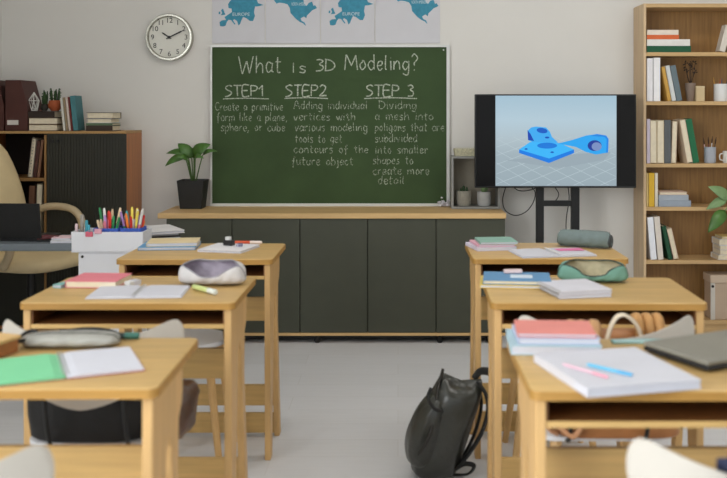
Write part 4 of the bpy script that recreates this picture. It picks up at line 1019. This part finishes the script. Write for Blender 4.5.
pen('yellow marker behind the white spiral pads', (.50, 3.035), (.615, 2.995), .0075, (232, 184, 70), (226, 160, 60))
pouch('teal green open pencil case on the middle right desk', .632, 3.085, .225, .045, .066, -6, (112, 156, 140), (190, 180, 150), (52, 66, 60), 1.0, 28, p=3.4)
# --- right near desk
notebook('pale blue notebook lowest under the salmon one', .362, 2.225, .205, .165, .021, (176, 204, 212), -3)
notebook('navy edged white notebook directly under the salmon one', .367, 2.226, .185, .145, .014, (188, 196, 220), -1, T+.0218)
notebook('salmon pink notebook topmost on the nearest right desk', .366, 2.228, .178, .14, .009, (226, 138, 128), -4, T+.0366)
wn = notebook('large white notebook with two pens on the nearest right desk', .450, 1.985, .245, .272, .018, (206, 206, 214), 14)
pen('pink pen lying on the large white notebook', (.345, 1.99), (.418, 1.89), .0028, (232, 190, 202), (232, 160, 176), T+.0185, group='pens on the white notebook')
pen('sky blue pen lying on the large white notebook', (.395, 1.985), (.470, 1.905), .0034, (100, 190, 224), (80, 170, 214), T+.0185, group='pens on the white notebook')
lr = R(26.5); o = thing('laptop', 'closed grey laptop on the nearest right desk', 'laptop', (.562, 2.178, T), rz=lr)
B().box(0, .27, -.20, 0, .003, .0125, bev=.003).build('base', mat((40, 40, 42), .4), o); B().box(0, .27, -.20, 0, .0135, .024, bev=.0035).build('screen_lid', mat((128, 125, 114), .45), o)
b = B()
for (x_, y_) in ((.03, -.03), (.24, -.03), (.03, -.17), (.24, -.17)): b.lathe([(.008, 0), (.008, .0028)], (x_, y_, 0), 10)
b.build('rubber_feet', RUBBER, o); B().tube([(.03, -.002, .013), (.24, -.002, .013)], .004, 8).build('hinge', BLACK, o)
o = thing('ruler', 'teal ruler at the back edge of the nearest right desk', 'ruler', (.585, 2.268, T), rz=R(2)); B().box(-.075, .075, -.014, .014, 0, .004).build('blade', mat((140, 190, 190), .4), o); B().box(-.07, .07, -.0138, -.006, .0042, .0046).build('scale_strip', mat((206, 222, 220), .5), o)

# ------------------------------------------------------------------ bags
LEATHER = mat((50, 51, 45), .34, bump=.9, bscale=13, var=.15, vscale=8, spec=.6)
STRAP = mat((24, 24, 23), .55, var=.1)
bp = thing('backpack', 'dark leather backpack leaning by a desk leg on the floor', 'backpack', (0, 0, 0))
dk = 3.42
def ring_px(py, x0, x1, hw, yc, n=28, p=2.5, skew=0, sad=0):
    z_ = Z(py, dk); cx_ = X((x0+x1)/2, dk); hx = (x1-x0)/2*dk/F
    return [(cx_+hx*math.copysign(abs(math.cos(a))**(2/p), math.cos(a)), yc+hw*math.copysign(abs(math.sin(a))**(2/p), math.sin(a)), z_ + skew*math.cos(a) + sad*math.cos(2*a)) for a in [2*math.pi*k/n for k in range(n)]]
z0 = 475.8
b = B(); b.rings([ring_px(475.6, 424, 449, .075, 3.47), ring_px(474, 413, 456, .105, 3.465, p=3), ring_px(464, 410, 459, .12, 3.455, p=3), ring_px(446, 413, 464, .125, 3.44, p=3), ring_px(424, 419, 471, .12, 3.42, p=3), ring_px(404, 426, 476.5, .112, 3.40, p=3), ring_px(391, 432, 480, .10, 3.385, p=3, skew=-.006, sad=.004), ring_px(383, 436, 481, .085, 3.375, skew=-.010, sad=.010), ring_px(377, 440, 480, .050, 3.37, skew=-.014, sad=.017), ring_px(376, 442, 478.5, .016, 3.368, skew=-.014, sad=.018)])
body = b.build('body', LEATHER, bp, smooth=True, sub=2, jitter=.0055)
b = B(); b.rings([ring_px(462, 411, 428, .07, 3.42, p=2.2), ring_px(456, 406, 434, .098, 3.41, p=2.2), ring_px(440, 404.6, 440, .105, 3.40, p=2.2), ring_px(424, 407.5, 444, .102, 3.385, p=2.2), ring_px(410, 413, 446, .096, 3.37, p=2.2), ring_px(398, 420, 446, .085, 3.36, p=2.2), ring_px(391, 428, 445, .06, 3.355, p=2.2), ring_px(389, 433, 442, .03, 3.355, p=2.2)])
pk = b.build('front_pocket', LEATHER, bp, smooth=True, sub=2, jitter=.0055)
def kp(px, py, y): return Vector((X(px, y), y, Z(py, y)))
B().tube([kp(431, 388, 3.30), kp(428, 398, 3.28), kp(434, 408, 3.27), kp(443, 412, 3.27)], .006, 7, smooth=5).build('pocket_loop', STRAP, pk, smooth=True)
B().tube([kp(443, 369, 3.355), kp(439, 385, 3.325), kp(436.5, 400, 3.31), kp(434, 418, 3.29), kp(428, 440, 3.27), kp(418, 455, 3.27)], .0055, 7, smooth=5).build('zipper', mat((52, 50, 46), .35, .4), bp, smooth=True)
B().tube([kp(474, 379, 3.37), kp(480, 371.5, 3.38), kp(489, 372, 3.40), kp(492, 377, 3.42)], .014, 8, flat=.5, smooth=5).build('carry_handle', STRAP, bp, smooth=True)
B().tube([kp(477, 381, 3.34), kp(486, 395, 3.33), kp(487.5, 412, 3.33), kp(481, 434, 3.33), kp(467, 456, 3.35), kp(456, 467, 3.38)], .017, 8, flat=.4, up=(0, 1, 0), smooth=6).build('shoulder_strap', STRAP, bp, smooth=True)
B().tube([kp(476, 384, 3.42), kp(481, 398, 3.40), kp(480, 415, 3.40), kp(472, 440, 3.40), kp(458, 466, 3.42)], .015, 8, flat=.4, up=(0, 1, 0), smooth=6).build('shoulder_strap', STRAP, bp, smooth=True)
B().tube([kp(453, 470, 3.39), kp(464, 464, 3.38), kp(474, 466, 3.38), kp(468, 474, 3.40), kp(454, 474.5, 3.42)], .009, 8, flat=.5, smooth=6).build('strap_end', STRAP, bp, smooth=True)

# tan satchel on the right middle chair
TAN = mat((168, 112, 66), .5, bump=.2, bscale=40, var=.18, vscale=10)
sc_ = thing('satchel', 'tan brown satchel with cream handle on the middle right chair', 'bag', (.587, 2.56, .4515))
b = B(); rings = []
for i, (z_, hx, hy) in enumerate(((0, .158, .064), (.006, .163, .068), (.10, .163, .07), (.20, .158, .062), (.255, .146, .045), (.272, .130, .02))):
    rings.append([(hx*math.copysign(abs(math.cos(a))**.4, math.cos(a)), hy*math.copysign(abs(math.sin(a))**.5, math.sin(a)), z_) for a in [2*math.pi*k/32 for k in range(32)]])
b.rings(rings).build('body', TAN, sc_, smooth=True)
b = B()
for i in range(3): b.tube([(.055+.027*i, -.05, .265), (.055+.027*i, -.02, .305), (.055+.027*i, .02, .30)], .0135, 10, smooth=3)
b.build('rolled_flap', mat((190, 142, 88), .6, var=.15), sc_, smooth=True)
b = B()
for i in range(3): b.tube([(-.125+.03*i, -.05, .25), (-.12+.03*i, -.02, .284-.006*(i % 2)), (-.12+.03*i, .02, .28)], .017, 10, smooth=3)
b.build('gathered_edge', mat((196, 150, 104), .65, var=.2), sc_, smooth=True)
B().tube([(-.044, -.078, .20), (-.040, -.080, .27), (-.018, -.082, .322), (.012, -.082, .325), (.044, -.080, .285), (.056, -.078, .20)], .013, 8, flat=.4, up=(0, 1, 0), smooth=6).build('handle', mat((224, 208, 184), .6), sc_, smooth=True)
B().box(.160, .168, -.05, .05, .02, .20, bev=.002).build('edge_trim', BLACK, sc_)
B().tube([(-.165, -.05, .01), (-.19, -.07, .03), (-.185, -.09, .06), (-.165, -.085, .04), (-.13, -.09, .015), (-.11, -.085, .05), (-.14, -.075, .07)], .008, 8, smooth=5).build('coiled_strap', mat((196, 144, 104), .6), sc_, smooth=True)
# black bag and brown leather jacket on the left middle chair
bb = thing('shoulder_bag', 'black soft bag on the seat of the middle left chair', 'bag', (-.815, 2.54, .4515))
b = B(); rings = []
for (z_, hx, hy) in ((0, .145, .075), (.008, .158, .085), (.06, .166, .090), (.14, .17, .085), (.21, .17, .07), (.25, .15, .045), (.262, .11, .015)):
    rings.append([(hx*math.copysign(abs(math.cos(a))**.7, math.cos(a)), hy*math.copysign(abs(math.sin(a))**.7, math.sin(a)), z_) for a in [2*math.pi*k/28 for k in range(28)]])
b.rings(rings).build('body', mat((20, 19, 18), .6, bump=.2, bscale=30), bb, smooth=True)
B().tube([(-.12, -.02, .235), (-.06, -.03, .276), (.05, -.03, .278), (.12, -.02, .235)], .008, 8, smooth=5).build('strap', STRAP, bb, smooth=True)
jk = thing('leather_jacket', 'folded brown leather jacket beside the black bag on the chair', 'jacket', (-.592, 2.55, .4515))
b = B(); rings = []
for (z_, hx, hy) in ((0, .03, .07), (.02, .040, .085), (.07, .044, .08), (.105, .044, .07), (.128, .036, .05), (.135, .02, .02)):
    rings.append([(hx*math.cos(a)*(1+.12*math.sin(5*a+z_*60))+z_*.10, hy*math.sin(a)*(1+.10*math.sin(4*a+z_*40)), z_) for a in [2*math.pi*k/30 for k in range(30)]])
b.rings(rings).build('leather_folds', mat((74, 46, 26), .3, bump=.8, bscale=25, var=.5, vscale=14, spec=.7), jk, smooth=True)
B().tube([(-.02, -.086, .02), (.0, -.092, .06), (.025, -.086, .105)], .010, 8, smooth=4).build('sleeve_fold', BLACK, jk, smooth=True)
# navy jacket over the chair at the lower right
nv = thing('navy_jacket', 'navy blue jacket hung over the chair at lower right', 'jacket', (.63, 1.46, 0))
b = B(); rings = []
for i in range(13):
    t_ = i/12; a = math.pi*t_; yy = -.052*math.cos(a)
    z_ = .736+.022*math.sin(a) if .15 < t_ < .85 else .736
    drop = .24*max(0, (.25-t_)/.25) + .20*max(0, (t_-.75)/.25)
    rings.append([( -.12+.24*k/14, yy + .045*abs(-.12+.24*k/14)/.235 + .004*math.sin(k*1.7+i), z_-drop+.004*math.sin(k*1.1)) for k in range(15)])
b.rings(rings, closed=False).build('cloth', mat((40, 46, 74), .85, bump=.3, bscale=60), nv, smooth=True, solid=.008)
b = B(); b.tube([(-.11, -.052, .725), (-.05, -.062, .748), (.05, -.062, .748), (.11, -.052, .725)], .012, 8, smooth=4); b.build('collar', mat((34, 40, 66), .85), nv, smooth=True)
# dark strap hanging under the far left desk
hs = thing('hanging_strap', 'dark brown strap hanging below the farthest left desk shelf', 'strap', (-.655, 3.56, .6765))
B().tube([(0, 0, 0), (.0, -.004, -.14), (.012, -.006, -.26), (.034, -.004, -.36), (.06, 0, -.42)], .011, 8, flat=.35, up=(0, 1, 0), smooth=5).build('band', mat((62, 36, 24), .5), hs, smooth=True)
B().box(-.012, .012, -.006, .002, -.012, -.0005).build('buckle', METAL, hs)
